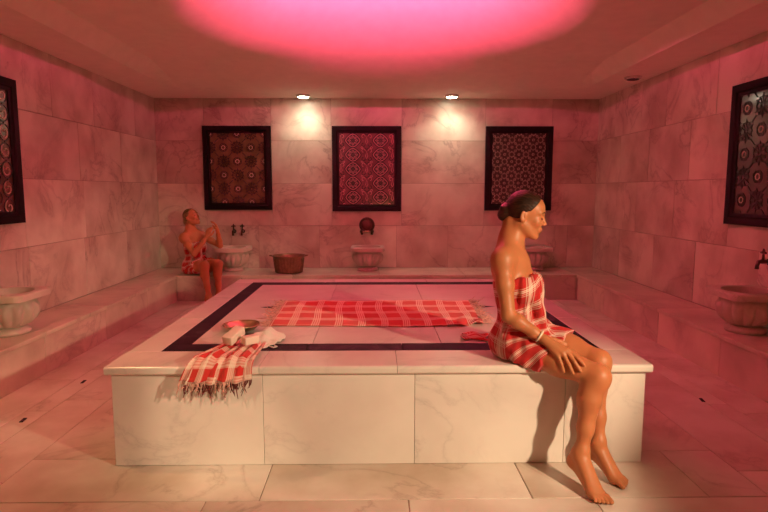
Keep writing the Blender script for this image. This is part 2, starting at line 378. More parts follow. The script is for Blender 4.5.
# ------------------------------------------------------------------ central platform
pt = empty('marble_platform', ((PX0 + PX1) / 2, (PY0 + PY1) / 2, 0)); O = pt.location
tag(pt, 'large white marble platform with a black inlaid border in the centre of the room', 'platform')
block('core', (PX0 + .02, PY0 + .02, 0), (PX1 - .02, PY1 - .02, PZ - .04), GROUT, pt, 0, origin=O)
for a, b in runs([PX0, -0.57, 0.20, 0.97, PX1]):
    block('side_panel', (a + .001, PY0, 0.002), (b - .001, PY0 + .019, PZ - .045), MARBLE_PLAT, pt, .0015, origin=O)
    block('side_panel', (a + .001, PY1 - .019, 0.002), (b - .001, PY1, PZ - .045), MARBLE_PLAT, pt, .0015, origin=O)
for a, b in runs([PY0 + .02, 3.6, 4.4, 5.1, PY1 - .02]):
    block('side_panel', (PX0, a + .001, 0.002), (PX0 + .019, b - .001, PZ - .045), MARBLE_PLAT, pt, .0015, origin=O)
    block('side_panel', (PX1 - .019, a + .001, 0.002), (PX1, b - .001, PZ - .045), MARBLE_PLAT, pt, .0015, origin=O)
TX0, TX1, TY0, TY1 = PX0 - .02, PX1 + .02, PY0 - .035, PY1 + .03
IX0, IX1, IY0, IY1 = -1.17, 1.25, 3.05, 5.42; IW = 0.12; IF = 0.15
g2 = 0.0012
def top(name, x0, x1, y0, y1, mat, bev=.0015, dz=0.0, seg=1):
    block(name, (x0 + g2, y0 + g2, PZ - .042), (x1 - g2, y1 - g2, PZ + dz), mat, pt, bev, seg, origin=O)
for a, b in runs([TX0, -0.58, 0.11, 0.80, TX1]):      # front slabs with a rounded nose
    sx, sy, sz = b - a - 2 * g2, IY0 - TY0 - g2, .042; bm = bmesh.new(); bmesh.ops.create_cube(bm, size=1.0)
    for v in bm.verts: v.co = Vector((v.co.x * sx, v.co.y * sy, v.co.z * sz))
    nose = [e for e in bm.edges if all(v.co.y < 0 for v in e.verts) and abs(e.verts[0].co.z - e.verts[1].co.z) < 1e-6]
    bmesh.ops.bevel(bm, geom=nose, offset=.014, segments=4, profile=0.5, affect='EDGES')
    bm_link('edge_slab', bm, MARBLE_PLAT, pt, Vector(((a + b) / 2, (TY0 + IY0) / 2, PZ - .021)) - O)
for a, b in runs([TX0, -0.40, 0.50, TX1]): top('edge_slab', a, b, IY1, TY1, MARBLE_PLAT, .006, 0, 2)
for a, b in runs([IY0, 3.85, 4.70, IY1]): top('edge_slab', TX0, IX0, a, b, MARBLE_PLAT, .006, 0, 2); top('edge_slab', IX1, TX1, a, b, MARBLE_PLAT, .006, 0, 2)
for a, b in runs([IX0, -0.38, 0.15, 0.70, IX1]): top('inlay_strip', a, b, IY0, IY0 + IF, BLACK_MARBLE, .001, .0005)
for a, b in runs([IX0, -0.48, 0.22, IX1]): top('inlay_strip', a, b, IY1 - IF, IY1, BLACK_MARBLE, .001, .0005)
for a, b in runs([IY0 + IF, 3.75, 4.5, IY1 - IF]): top('inlay_strip', IX0, IX0 + IW, a, b, BLACK_MARBLE, .001, .0005); top('inlay_strip', IX1 - IW, IX1, a, b, BLACK_MARBLE, .001, .0005)
fx = [IX0 + IW, -0.36, 0.38, IX1 - IW]; fy = [IY0 + IF, 3.78, 4.55, IY1 - IF]
for a, b in runs(fx):
    for c, d in runs(fy): top('field_slab', a, b, c, d, MARBLE_PLAT)
for x in (-0.745, 0.785):   # small dark diamond inlays that show past the ends of the cloth
    v = [(-.12, 0, 0), (0, -.05, 0), (.12, 0, 0), (0, .05, 0)]; v = v + [(a, b, .0012) for a, b, _ in v]
    f = [(3, 2, 1, 0), (4, 5, 6, 7)] + [(i, (i + 1) % 4, 4 + (i + 1) % 4, 4 + i) for i in range(4)]
    link('inlay_diamond', mesh('inlay_diamond', v, f), BLACK_MARBLE, pt, Vector((x - (.0 if x < 0 else 0), 4.235, PZ)) - O)

# ------------------------------------------------------------------ lattice panels
def ribbons(polys, w, t, z0=0.0):
    """flat bars along 2-D polylines (x,z), standing proud by t; y points to the room (-y local)"""
    V = []; F = []
    for pl, closed in polys:
        n = len(pl); base = len(V)
        P = [Vector((p[0], p[1])) for p in pl]
        for i in range(n):
            a = P[i - 1] if (i > 0 or closed) else P[i]; b = P[(i + 1) % n] if (i < n - 1 or closed) else P[i]
            d = (b - a); d = d.normalized() if d.length > 1e-9 else Vector((1, 0)); nn = Vector((-d.y, d.x)) * (w / 2)
            for s, yy in ((1, -z0), (-1, -z0), (-1, -z0 - t), (1, -z0 - t)):
                q = P[i] + nn * s; V.append((q.x, yy, q.y))
        for i in range(n if closed else n - 1):
            j = (i + 1) % n
            for k in range(4):
                k2 = (k + 1) % 4; F.append((base + i * 4 + k, base + i * 4 + k2, base + j * 4 + k2, base + j * 4 + k))
        if not closed: F.append((base, base + 1, base + 2, base + 3)); F.append((base + (n - 1) * 4 + 3, base + (n - 1) * 4 + 2, base + (n - 1) * 4 + 1, base + (n - 1) * 4))
    return V, F
def clip_seg(a, b, W, H):
    t0, t1 = 0.0, 1.0; dx, dz = b[0] - a[0], b[1] - a[1]
    for p, q in ((-dx, a[0] + W), (dx, W - a[0]), (-dz, a[1] + H), (dz, H - a[1])):
        if abs(p) < 1e-12:
            if q < 0: return None
        else:
            r = q / p
            if p < 0: t0 = max(t0, r)
            else: t1 = min(t1, r)
    if t0 >= t1: return None
    return ((a[0] + t0 * dx, a[1] + t0 * dz), (a[0] + t1 * dx, a[1] + t1 * dz))
def clip_polys(polys, W, H):
    out = []
    for pl, closed in polys:
        if all(abs(x) < W and abs(z) < H for x, z in pl): out.append((pl, closed)); continue
        q = list(pl) + ([pl[0]] if closed else [])
        for a, b in zip(q[:-1], q[1:]):
            s = clip_seg(a, b, W, H)
            if s and (abs(s[0][0] - s[1][0]) + abs(s[0][1] - s[1][1])) > 1e-4: out.append((list(s), False))
    return out
def circ(cx, cz, r, n=12, ph=0.0, rz=None):
    return [(cx + r * math.cos(2 * PI * k / n + ph), cz + (rz or r) * math.sin(2 * PI * k / n + ph)) for k in range(n)]
PALE = simple('pale_lattice_edge', (0.80, 0.66, 0.54), 0.5, noise=0.2)
LBLACK = simple('dark_lattice_iron', (0.010, 0.006, 0.005), 0.4)
def glass_back(name, col, col2, sc_=6, rough=0.12): 
    return simple(name, col, rough, noise=0.35, nscale=sc_)
BACK_BROWN = glass_back('amber_brown_glass', (0.16, 0.12, 0.06), None)
BACK_SMOKE = glass_back('smoked_glass', (0.055, 0.046, 0.034), None)
BACK_ROSE = glass_back('rose_red_glass', (0.21, 0.085, 0.10), None)
PINK_EDGE = simple('pink_lattice_edge', (0.72, 0.30, 0.34), 0.5, noise=0.2)
BACK_DARK = glass_back('plum_brown_glass', (0.06, 0.042, 0.034), None, rough=0.3)
BACK_RUST = glass_back('rust_glass', (0.11, 0.055, 0.035), None)
def star_pattern(W, H, s, ox=0.0, oz=0.0):
    dark = []; pale = []
    ni = int(W / s) + 3; nj = int(H / s) + 3
    for i in range(-ni, ni + 1):
        for j in range(-nj, nj + 1):
            cx, cz = ox + i * s, oz + j * s
            if (i + j) % 2 == 0:      # small pale eight-petal rosette
                pale.append((circ(cx, cz, 0.135 * s, 10), True))
                for k in range(8):
                    a = 2 * PI * k / 8; dark.append(([(cx + .15 * s * math.cos(a), cz + .15 * s * math.sin(a)), (cx + .30 * s * math.cos(a), cz + .30 * s * math.sin(a))], False))
                dark.append((circ(cx, cz, 0.30 * s, 8, PI / 8), True))
            else:                     # dark star of radial bars
                for k in range(12):
                    a = 2 * PI * k / 12; r0 = 0.11 * s; r1 = (0.52 if k % 2 else 0.42) * s
                    dark.append(([(cx + r0 * math.cos(a), cz + r0 * math.sin(a)), (cx + r1 * math.cos(a), cz + r1 * math.sin(a))], False))
                st = []
                for k in range(24):
                    a = 2 * PI * k / 24; r = (0.44 if k % 2 == 0 else 0.35) * s; st.append((cx + r * math.cos(a), cz + r * math.sin(a)))
                dark.append((st, True)); dark.append((circ(cx, cz, 0.10 * s, 8), True))
                for k in range(4):
                    a = PI / 4 + k * PI / 2; dark.append(([(cx + .52 * s * math.cos(a), cz + .52 * s * math.sin(a)), (cx + .707 * s * math.cos(a), cz + .707 * s * math.sin(a))], False))
    return clip_polys(dark, W, H), clip_polys(pale, W, H)
def damask_pattern(W, H):
    dark = []; pale = []; plates = []
    cols = (-W / 2, W / 2); nrow = 5; dz = 2 * H / nrow
    for cx in cols:
        for r in range(nrow):
            cz = -H + dz * (r + 0.5)
            og = []
            for k in range(24):      # ogee medallion with pointed top and bottom
                a = 2 * PI * k / 24; x = math.cos(a); z = math.sin(a); rr = 1 + 0.18 * abs(math.sin(a)) ** 6 - 0.10 * abs(math.sin(2 * a))
                og.append((cx + 0.115 * rr * x, cz + dz * 0.44 * rr * z))
            dark.append((og, True)); dark.append(([(cx + (p[0] - cx) * 0.72, cz + (p[1] - cz) * 0.72) for p in og], True))
            for k in range(8):       # leaves inside the medallion
                a = 2 * PI * k / 8; pale.append(([(cx + .030 * math.cos(a), cz + .030 * math.sin(a)), (cx + .050 * math.cos(a - .25), cz + .050 * math.sin(a - .25)), (cx + .068 * math.cos(a), cz + .068 * math.sin(a)), (cx + .050 * math.cos(a + .25), cz + .050 * math.sin(a + .25))], True))
            plates.append([(cx + (p[0] - cx) * 0.68, cz + (p[1] - cz) * 0.68) for p in og])
            pale.append(([(cx + (p[0] - cx) * 0.86, cz + (p[1] - cz) * 0.86) for p in og], True))
            for k in range(6):
                a = 2 * PI * k / 6 + PI / 6; dark.append(([(cx + .01 * math.cos(a), cz + .01 * math.sin(a)), (cx + .055 * math.cos(a), cz + .055 * math.sin(a))], False))
            for sx in (-1, 1):       # scrolls beside the medallion
                for sz in (-1, 1):
                    sp = []
                    for k in range(12):
                        a = k / 11 * 1.6 * PI; rr = 0.036 * (1 - 0.055 * k); sp.append((cx + sx * (0.142 - 0.0 + rr * math.cos(a) * 0.8), cz + sz * (dz * .27 + rr * math.sin(a))))
                    (pale if sz > 0 else dark).append((sp, False))
            pale.append((circ(cx - 0.125, cz - dz * .5, .014, 6), True)); pale.append((circ(cx + 0.125, cz - dz * .5, .014, 6), True))
    for x in (-W + .025, 0.0, W - .025):
        for r in range(nrow):
            cz = -H + dz * (r + .5)
            pale.append(([(x, cz - .05), (x - .016, cz - .02), (x, cz + .055), (x + .016, cz - .02)], True))
            dark.append(([(x - .03, cz + dz * .5), (x, cz + dz * .38), (x + .03, cz + dz * .5)], False))
    return clip_polys(dark, W, H), clip_polys(pale, W, H), plates
def fine_pattern(W, H):
    dark = []; pale = []; s = 0.098
    for i in range(-6, 7):
        for j in range(-8, 9):
            cx, cz = i * s, j * s
            pts = []
            for k in range(16):
                a = 2 * PI * k / 16; r = (0.30 if k % 2 else 0.46) * s; pts.append((cx + r * math.cos(a), cz + r * math.sin(a)))
            (pale if (i + j) % 2 else dark).append((pts, True)); pale.append((circ(cx + s / 2, cz + s / 2, .14 * s, 6), True))
            if (i + j) % 2 == 0: pale.append((circ(cx, cz, .16 * s, 6), True))
    return clip_polys(dark, W, H), clip_polys(pale, W, H)
def scroll_pattern(W, H):
    dark = []; pale = []; s = 0.15
    for i in range(-4, 5):
        for j in range(-5, 6):
            cx, cz = i * s, j * s + (s / 2 if i % 2 else 0)
            sp = [(cx + .06 * (1 - k / 16) * math.cos(k * .55 + i), cz + .06 * (1 - k / 16) * math.sin(k * .55 + i)) for k in range(14)]
            pale.append((sp, False)); dark.append((circ(cx, cz, .068, 10), True)); dark.append(([(cx, cz + .068), (cx, cz + s - .068)], False))
    return clip_polys(dark, W, H), clip_polys(pale, W, H)
def lattice_panel(loc, rz, w, h, pat, back_mat, label, wd=0.012, wp=0.006):
    t = empty('lattice_panel', loc, rz); tag(t, label, 'lattice panel', 'framed lattice panels on the walls')
    W, H, fw, fd = w / 2, h / 2, 0.096, 0.035
    # mitred frame with a raised inner bead
    prof = [(0, 0), (0, -fd), (fw * .62, -fd), (fw * .72, -fd * .62), (fw, -fd * .55), (fw, 0)]
    V = []; F = []; n = len(prof)
    for sx, sz in ((-1, -1), (1, -1), (1, 1), (-1, 1)):
        for d, y in prof: V.append((sx * (W - d), y, sz * (H - d)))
    for i in range(4):
        j = (i + 1) % 4
        for k in range(n):
            k2 = (k + 1) % n; F.append((i * n + k, i * n + k2, j * n + k2, j * n + k))
    bm = bmesh.new(); bm.from_mesh(mesh('f', V, F)); bm_link('frame', bm, FRAME, t)
    iw, ih = W - fw + .004, H - fw + .004
    link('backing', box_mesh('backing', 2 * iw, .008, 2 * ih, .001), back_mat, t, (0, -.006, 0))
    iw -= .004; ih -= .004
    if pat == 'star': d, p = star_pattern(iw, ih, 0.187, 0.0, 0.0935)
    elif pat == 'star_side': d, p = star_pattern(iw, ih, 0.187, 0.09, 0.0)
    elif pat == 'damask': d, p, plates = damask_pattern(iw, ih)
    elif pat == 'fine': d, p = fine_pattern(iw, ih)
    else: d, p = scroll_pattern(iw, ih)
    link('lattice', mesh('lattice', *ribbons(d, wd, .006, .010)), LBLACK, t)['kind'] = 'stuff'
    link('tracery', mesh('tracery', *ribbons(p, wp, .006, .0105)), PINK_EDGE if pat == 'damask' else PALE, t)['kind'] = 'stuff'
    if pat == 'damask':
        for pl in plates:
            n = len(pl); v = [(x, -.010, z) for x, z in pl] + [(x, -.014, z) for x, z in pl]
            f = [tuple(range(n, 2 * n))] + [(i, (i + 1) % n, n + (i + 1) % n, n + i) for i in range(n)]
            link('medallion', mesh('medallion', v, f), BACK_DARK, t)
YW = YB - .009
lattice_panel((-1.885, YW, 1.71), 0, .925, 1.14, 'star', BACK_BROWN, 'black framed lattice panel with star bars and pale rosettes above the back woman', .0075, .006)
lattice_panel((-0.113, YW, 1.70), 0, .95, 1.16, 'damask', BACK_ROSE, 'black framed rose red panel with two columns of damask medallions, above the middle basin')
lattice_panel((1.985, YW, 1.705), 0, .925, 1.15, 'fine', BACK_DARK, 'black framed panel of fine speckled star lattice, behind the head of the woman in front', .006, .0035)
lattice_panel((XL + .009, 4.41, 1.72), PI / 2, .93, 1.17, 'scroll', BACK_RUST, 'black framed reddish scroll panel on the left wall', .006, .006)
lattice_panel((XR - .009, 4.455, 1.70), -PI / 2, .94, 1.165, 'star_side', BACK_SMOKE, 'black framed lattice panel with star bars and pink rosettes, on the right wall', .006, .007)

# ------------------------------------------------------------------ wash basins
def basin(loc, rz, label, s=1.0):
    t = empty('wash_basin', loc, rz); tag(t, label, 'basin', 'carved marble wash basins'); t.scale = (s, s, s)
    v, f = lathe([(0.06, 0.0), (0.132, 0.0), (0.140, 0.012), (0.136, 0.030), (0.112, 0.046), (0.096, 0.056), (0.05, 0.058)], 40)
    link('foot', mesh('foot', v, f, True), MARBLE_BASIN, t)
    prof = [(0.09, 0.052), (0.118, 0.064), (0.150, 0.088), (0.176, 0.118), (0.192, 0.152), (0.198, 0.186), (0.196, 0.214), (0.188, 0.232), (0.185, 0.262),
            (0.176, 0.262), (0.172, 0.225), (0.150, 0.165), (0.11, 0.125), (0.04, 0.112), (0.004, 0.110)]
    v, f = lathe(prof, 128, 14, 0.22, (0, 7))
    link('bowl', mesh('bowl', v, f, True), MARBLE_BASIN, t)
    # square top slab with a round opening
    n = 64; hs = 0.228; V = []; F = []
    for ring, z in ((0, .272), (0, .314), (1, .322), (2, .322), (2, .258)):
        for k in range(n):
            a = 2 * PI * k / n; c, s_ = math.cos(a), math.sin(a)
            if ring == 2: r = 0.178
            else:
                q = (abs(c) ** 7 + abs(s_) ** 7) ** (-1 / 7); r = hs * min(q, 1.30) - (0.008 if ring == 1 else 0)
            V.append((r * c, r * s_, z))
    for i in range(5):
        j = (i + 1) % 5
        for k in range(n):
            k2 = (k + 1) % n; F.append((i * n + k, i * n + k2, j * n + k2, j * n + k))
    bm = bmesh.new(); bm.from_mesh(mesh('r', V, F)); bm_link('rim', bm, MARBLE_BASIN, t)
    return t
basin((-0.10, 7.70, HB), 0, 'marble basin under the middle damask panel')
basin((-1.92, 7.70, HB), 0, 'marble basin beside the seated woman at the back')
basin((2.15, 7.70, HB), 0, 'marble basin behind the shoulder of the woman in front')
basin((-2.765, 4.27, HB), PI / 2, 'marble basin on the left bench at the picture edge')
basin((2.835, 4.24, HB), -PI / 2, 'marble basin on the right bench at the picture edge')

# ------------------------------------------------------------------ taps
def wall_tap(loc, rz, label):
    t = empty('wall_tap', loc, rz); tag(t, label, 'tap')
    v, f = lathe([(0.001, 0), (0.026, 0), (0.028, .006), (0.02, .012), (0.001, .012)], 20)
    bm = bmesh.new(); bm.from_mesh(mesh('r', v, f, True)); bmesh.ops.rotate(bm, verts=bm.verts, matrix=Matrix.Rotation(PI / 2, 3, 'X')); bm_link('escutcheon', bm, BRONZE, t, smooth=True)
    v, f = tube([(0, 0, 0), (0, -.06, .004), (0, -.085, 0), (0, -.095, -.03), (0, -.095, -.055)], [.016, .018, .016, .013, .016], 12); link('spout', mesh('spout', v, f, True), BRONZE, t)
    v, f = merge([tube([(0, -.05, .0), (0, -.05, .07)], [.012, .008], 10), tube([(-.03, -.05, .072), (0, -.05, .078), (.03, -.05, .072)], [.008, .011, .008], 8), tube([(0, -.05, .075), (0, -.05, .105)], [.011, .007], 8)])
    link('handle', mesh('handle', v, f, True), BRONZE, t)
wall_tap((-1.955, YW, .845), 0, 'left one of the two dark bronze taps above the basin beside the back woman')
wall_tap((-1.835, YW, .845), 0, 'right one of the two dark bronze taps above the basin beside the back woman')
wall_tap((XR - .009, 4.36, .85), -PI / 2, 'dark bronze tap above the right bench basin')
t = empty('round_tap', (-0.113, YW, .90)); tag(t, 'round dark bronze wall plate with twin taps above the middle basin', 'tap')
bm = bmesh.new(); v, f = lathe([(.03, 0), (.108, 0), (.108, .02), (.094, .034), (.080, .024), (.03, .024)], 32); bm.from_mesh(mesh('r', v, f, True)); bmesh.ops.rotate(bm, verts=bm.verts, matrix=Matrix.Rotation(PI / 2, 3, 'X')); bmesh.ops.translate(bm, verts=bm.verts, vec=(0, 0, .03)); bm_link('plate', bm, BRONZE, t, smooth=True)
bm = bmesh.new(); v, f = lathe([(.001, .018), (.078, .018), (.070, .030), (.03, .036), (.001, .036)], 32); bm.from_mesh(mesh('r', v, f, True)); bmesh.ops.rotate(bm, verts=bm.verts, matrix=Matrix.Rotation(PI / 2, 3, 'X')); bmesh.ops.translate(bm, verts=bm.verts, vec=(0, 0, .03)); bm_link('rosette', bm, simple('dull_copper', (.10, .035, .022), .6, metal=.6, noise=.3), t, smooth=True)
for sx in (-1, 1):
    v, f = tube([(sx * .075, 0, -.06), (sx * .075, -.05, -.058), (sx * .070, -.075, -.07), (sx * .066, -.08, -.10)], [.022, .024, .018, .016], 12); link('spout', mesh('spout', v, f, True), BRONZE, t)
v, f = tube([(-.09, -.02, -.062), (.09, -.02, -.062)], .014, 10); link('crossbar', mesh('crossbar', v, f, True), BRASS, t)

# ------------------------------------------------------------------ copper bucket on the bench
t = empty('copper_bucket', (-1.14, 7.50, HB)); tag(t, 'ribbed dark copper bucket standing on the end bench', 'bucket')
n = 120; prof = [(.001, .0), (.168, .0), (.176, .008), (.184, .06), (.192, .12), (.200, .185), (.203, .20), (.222, .222), (.224, .230), (.214, .228), (.196, .20), (.184, .10), (.168, .014), (.001, .012)]
V = []; F = []
for i, (r, z) in enumerate(prof):
    for k in range(n):
        a = 2 * PI * k / n; rr = r * (1 + (.026 * math.cos(a * 30) if 2 <= i <= 5 else 0)); V.append((rr * math.cos(a), rr * math.sin(a), z))
for i in range(len(prof) - 1):
    for k in range(n): F.append((i * n + k, i * n + (k + 1) % n, (i + 1) * n + (k + 1) % n, (i + 1) * n + k))
link('body', mesh('body', V, F, True), COPPER, t)
for s_ in (-1, 1):
    v, f = tube([(s_ * .215, -.04, .222), (s_ * .245, -.03, .226), (s_ * .252, 0, .228), (s_ * .245, .03, .226), (s_ * .215, .04, .222)], .007, 8); link('handle', mesh('handle', v, f, True), COPPER, t)

# ------------------------------------------------------------------ cloths
def cloth_obj(name, P, UV, mat, parent, thick=0.003):
    """P: (m,n,3) grid, UV: (m,n,2)"""
    m, n = P.shape[:2]
    V = P.reshape(-1, 3); F = [(i * n + j, i * n + j + 1, (i + 1) * n + j + 1, (i + 1) * n + j) for i in range(m - 1) for j in range(n - 1)]
    me = mesh(name, V, F, True); uvl = me.uv_layers.new(name='cloth'); flat = UV.reshape(-1, 2)
    li = np.empty(len(me.loops), dtype=np.int32); me.loops.foreach_get('vertex_index', li)
    uvl.data.foreach_set('uv', flat[li].astype(np.float32).ravel())
    o = link(name, me, mat, parent)
    md = o.modifiers.new('thickness', 'SOLIDIFY'); md.thickness = thick; md.offset = 0
    return o
def strands(roots, dirs, length, r, jitter, nseg=3, floor_z=None):
    out = []
    for p, d in zip(roots, dirs):
        L = length * rng.uniform(.7, 1.15); p = np.array(p, float); d = np.array(d, float); pts = []
        side = rng.normal(0, jitter, 3)
        for k in range(nseg + 1):
            t_ = k / nseg; q = p + d * L * t_ + side * L * t_ * t_
            if floor_z is not None: q[2] = max(q[2], floor_z + r)
            pts.append(q)
        out.append(tube(pts, [r, r, r, r * .6][:nseg + 1], 4))
    return merge(out)
# flat cloth on the platform
cz = PZ + .004
m_, n_ = 46, 74
P = np.zeros((m_, n_, 3)); UV = np.zeros((m_, n_, 2))
for i in range(m_):
    for j in range(n_):
        a, b = j / (n_ - 1), i / (m_ - 1)
        x = -0.70 + 1.42 * a; y = 3.60 + .86 * b
        x += .022 * math.sin(b * 5.1 + 1) * (1 - 2 * abs(a - .5)) + (.035 * (b - .5) if a > .5 else -.02 * (b - .5)) * abs(2 * a - 1)
        y += .014 * math.sin(a * 6.3 + .8) * (1 - b) + .010 * math.sin(a * 9 + 2) * b
        z = cz + .0045 * max(0, math.sin(a * 17 + b * 4) * math.sin(b * 7 + a * 5)) + .003 * max(0, math.sin(a * 40 + 6 * b))
        # rumpled right-hand corner
        k = max(0, (a - .72) / .28) * max(0, 1 - b * 1.1); z += .022 * k * (0.5 + .5 * math.sin(a * 60 - b * 14))
        P[i, j] = (x, y, z); UV[i, j] = (1.42 * a + .03, .86 * b + .05)
ct = empty('plaid_cloth', (0.01, 4.03, PZ)); tag(ct, 'red and white plaid cloth spread flat on the platform', 'cloth')
P2 = P - np.array(ct.location)
cloth_obj('weave', P2, UV, PLAID_FLAT, ct)
rts = []; drs = []
for e, sx in ((0, -1), (n_ - 1, 1)):
    for i in np.linspace(0, m_ - 1, 110):
        i0 = int(i); rts.append(P2[i0, e] + np.array([0, (i - i0) * .86 / (m_ - 1), .001])); drs.append((sx, 0, 0))
me = mesh('fringe', *strands(rts, drs, .062, .0022, .35, 3, .0022)); o = link('fringe', me, FRINGE_PALE, ct); o['kind'] = 'stuff'

# towel draped over the front edge
dt = empty('draped_towel', (-0.76, 2.95, PZ)); tag(dt, 'folded red and white plaid towel with tassels hanging over the front edge of the platform', 'towel')
path = [(3.07, PZ + .024), (3.03, PZ + .022), (2.97, PZ + .020), (2.88, PZ + .020), (2.80, PZ + .020), (2.765, PZ + .014), (2.746, PZ - .005), (2.738, PZ - .045), (2.735, PZ - .045), (2.735, PZ - .060)]
seg = [0]
for a, b in zip(path[:-1], path[1:]): seg.append(seg[-1] + math.hypot(b[0] - a[0], b[1] - a[1]))
def on_path(s):
    s = min(max(s, 0), seg[-1] - 1e-6)
    for i in range(len(seg) - 1):
        if seg[i] <= s <= seg[i + 1]:
            t_ = (s - seg[i]) / (seg[i + 1] - seg[i]); return path[i][0] + t_ * (path[i + 1][0] - path[i][0]), path[i][1] + t_ * (path[i + 1][1] - path[i][1])
def towel_layer(name, x_top, x_bot, s0, s1, lift, ph, mat, uoff):
    m, n = 44, 56; P = np.zeros((m, n, 3)); UV = np.zeros((m, n, 2))
    for i in range(m):
        b = i / (m - 1); s = s0 + (s1 - s0) * b; y, z = on_path(s)
        hang = min(1, max(0, (s - seg[4]) / (seg[-1] - seg[4])))
        for j in range(n):
            a = j / (n - 1)
            x = (x_top[0] + (x_top[1] - x_top[0]) * a) * (1 - b ** 1.3) + (x_bot[0] + (x_bot[1] - x_bot[0]) * a) * b ** 1.3
            wob = .014 * (0.4 + hang) * math.sin(a * 15 + ph + b * 2.0) + .007 * math.sin(a * 33 + ph * 2)
            dz = lift + (wob + .014) * (1 - hang * .9); dy = -(lift + (wob + .014) * 1.1) * hang - (0.004 if hang > 0 else 0)
            sag = -.030 * hang * (a * (1 - a) * 4) * .2 - .05 * hang * (a - .5) * (-.3)
            P[i, j] = (x, y + dy, z + dz * (1 - hang) + sag); UV[i, j] = (a * .48 + uoff, s + uoff)
    P -= np.array(dt.location)
    cloth_obj(name, P, UV, mat, dt, .004)
    return P
P1 = towel_layer('lower_fold', (-.79, -.60), (-.93, -.61), .0, seg[-1] + .0, .0, .4, PLAID_DRAPE, .03)
P2 = towel_layer('upper_fold', (-.82, -.62), (-.96, -.64), .02, seg[-1] - .012, .016, 1.7, PLAID_DRAPE, .11)
for nm, PP, mt in (('lower_fringe', P1, FRINGE_RED), ('upper_fringe', P2, FRINGE_PALE)):
    rts = []; drs = []
    for j in np.linspace(0, 55, 64): rts.append(PP[-1, int(j)] + np.array([(j % 1) * .005, -.001, 0])); drs.append((rng.normal(0, .1), -.06, -1))
    o = link(nm, mesh(nm, *strands(rts, drs, .046, .0028, .30)), mt, dt); o['kind'] = 'stuff'

# ------------------------------------------------------------------ bowl, soaps, mitt
t = empty('metal_bowl', (-0.835, 3.50, PZ)); tag(t, 'shallow metal bath bowl on the platform behind the soaps', 'bowl')
v, f = lathe([(.001, 0), (.045, 0), (.05, .003), (.085, .016), (.108, .038), (.114, .044), (.112, .046), (.105, .040), (.082, .020), (.03, .009), (.016, .014), (.001, .016)], 48)
link('dish', mesh('dish', v, f, True), BRASS, t)
v, f = tube([(.112 * math.cos(2 * PI * k / 48), .112 * math.sin(2 * PI * k / 48), .045) for k in range(48)], .0035, 6, True); link('rolled_rim', mesh('rolled_rim', v, f, True), BRASS, t)
def soap(loc, rz, size, tilt, label):
    t = empty('soap_bar', loc, rz); tag(t, label, 'soap', 'soap bars on the towel')
    o = link('bar', box_mesh('bar', *size, .006, 3), SOAP, t, (0, 0, size[2] / 2), True); o.rotation_euler = tilt
soap((-0.752, 2.975, PZ + .084), 1.15, (.125, .060, .048), (0.10, -.30, 0), 'larger pinkish white soap bar on top of the draped towel')
soap((-0.662, 2.955, PZ + .068), 0.75, (.085, .055, .042), (0, 0.0, 0), 'smaller pink soap bar next to the white mitt')
# white bath mitt, crumpled
mt = empty('bath_mitt', (-0.645, 3.22, PZ)); tag(mt, 'white cotton bath mitt lying crumpled beside the soaps', 'mitt')
m, n = 34, 34; P = np.zeros((m, n, 3))
for i in range(m):
    for j in range(n):
        a, b = j / (n - 1) * 2 - 1, i / (m - 1) * 2 - 1
        # square to disc
        x = a * math.sqrt(1 - b * b / 2); y = b * math.sqrt(1 - a * a / 2)
        r = math.hypot(x, y)
        X = (x * .78 + a * .22) * .095; Y = (y * .78 + b * .22) * .15
        hump = .055 * math.exp(-((X + .0) ** 2 / .004 + (Y - .06) ** 2 / .006)) + .030 * math.exp(-((X + .03) ** 2 / .003 + (Y + .03) ** 2 / .008))
        Z = .008 + hump + .006 * math.sin(8 * x + 5 * y) * (1 - r * .5) + .004 * math.sin(17 * y - 6 * x)
        ca, sa = math.cos(-.5), math.sin(-.5)
        P[i, j] = (X * ca - Y * sa, X * sa + Y * ca, max(Z, .004))
mo = cloth_obj('mitt_cloth', P, P[:, :, :2], MITT, mt, .006)
v, f = tube([(.055, -.105, .008), (.08, -.12, .006), (.095, -.10, .006), (.08, -.085, .008)], .004, 6); link('loop', mesh('loop', v, f, True), MITT, mt)

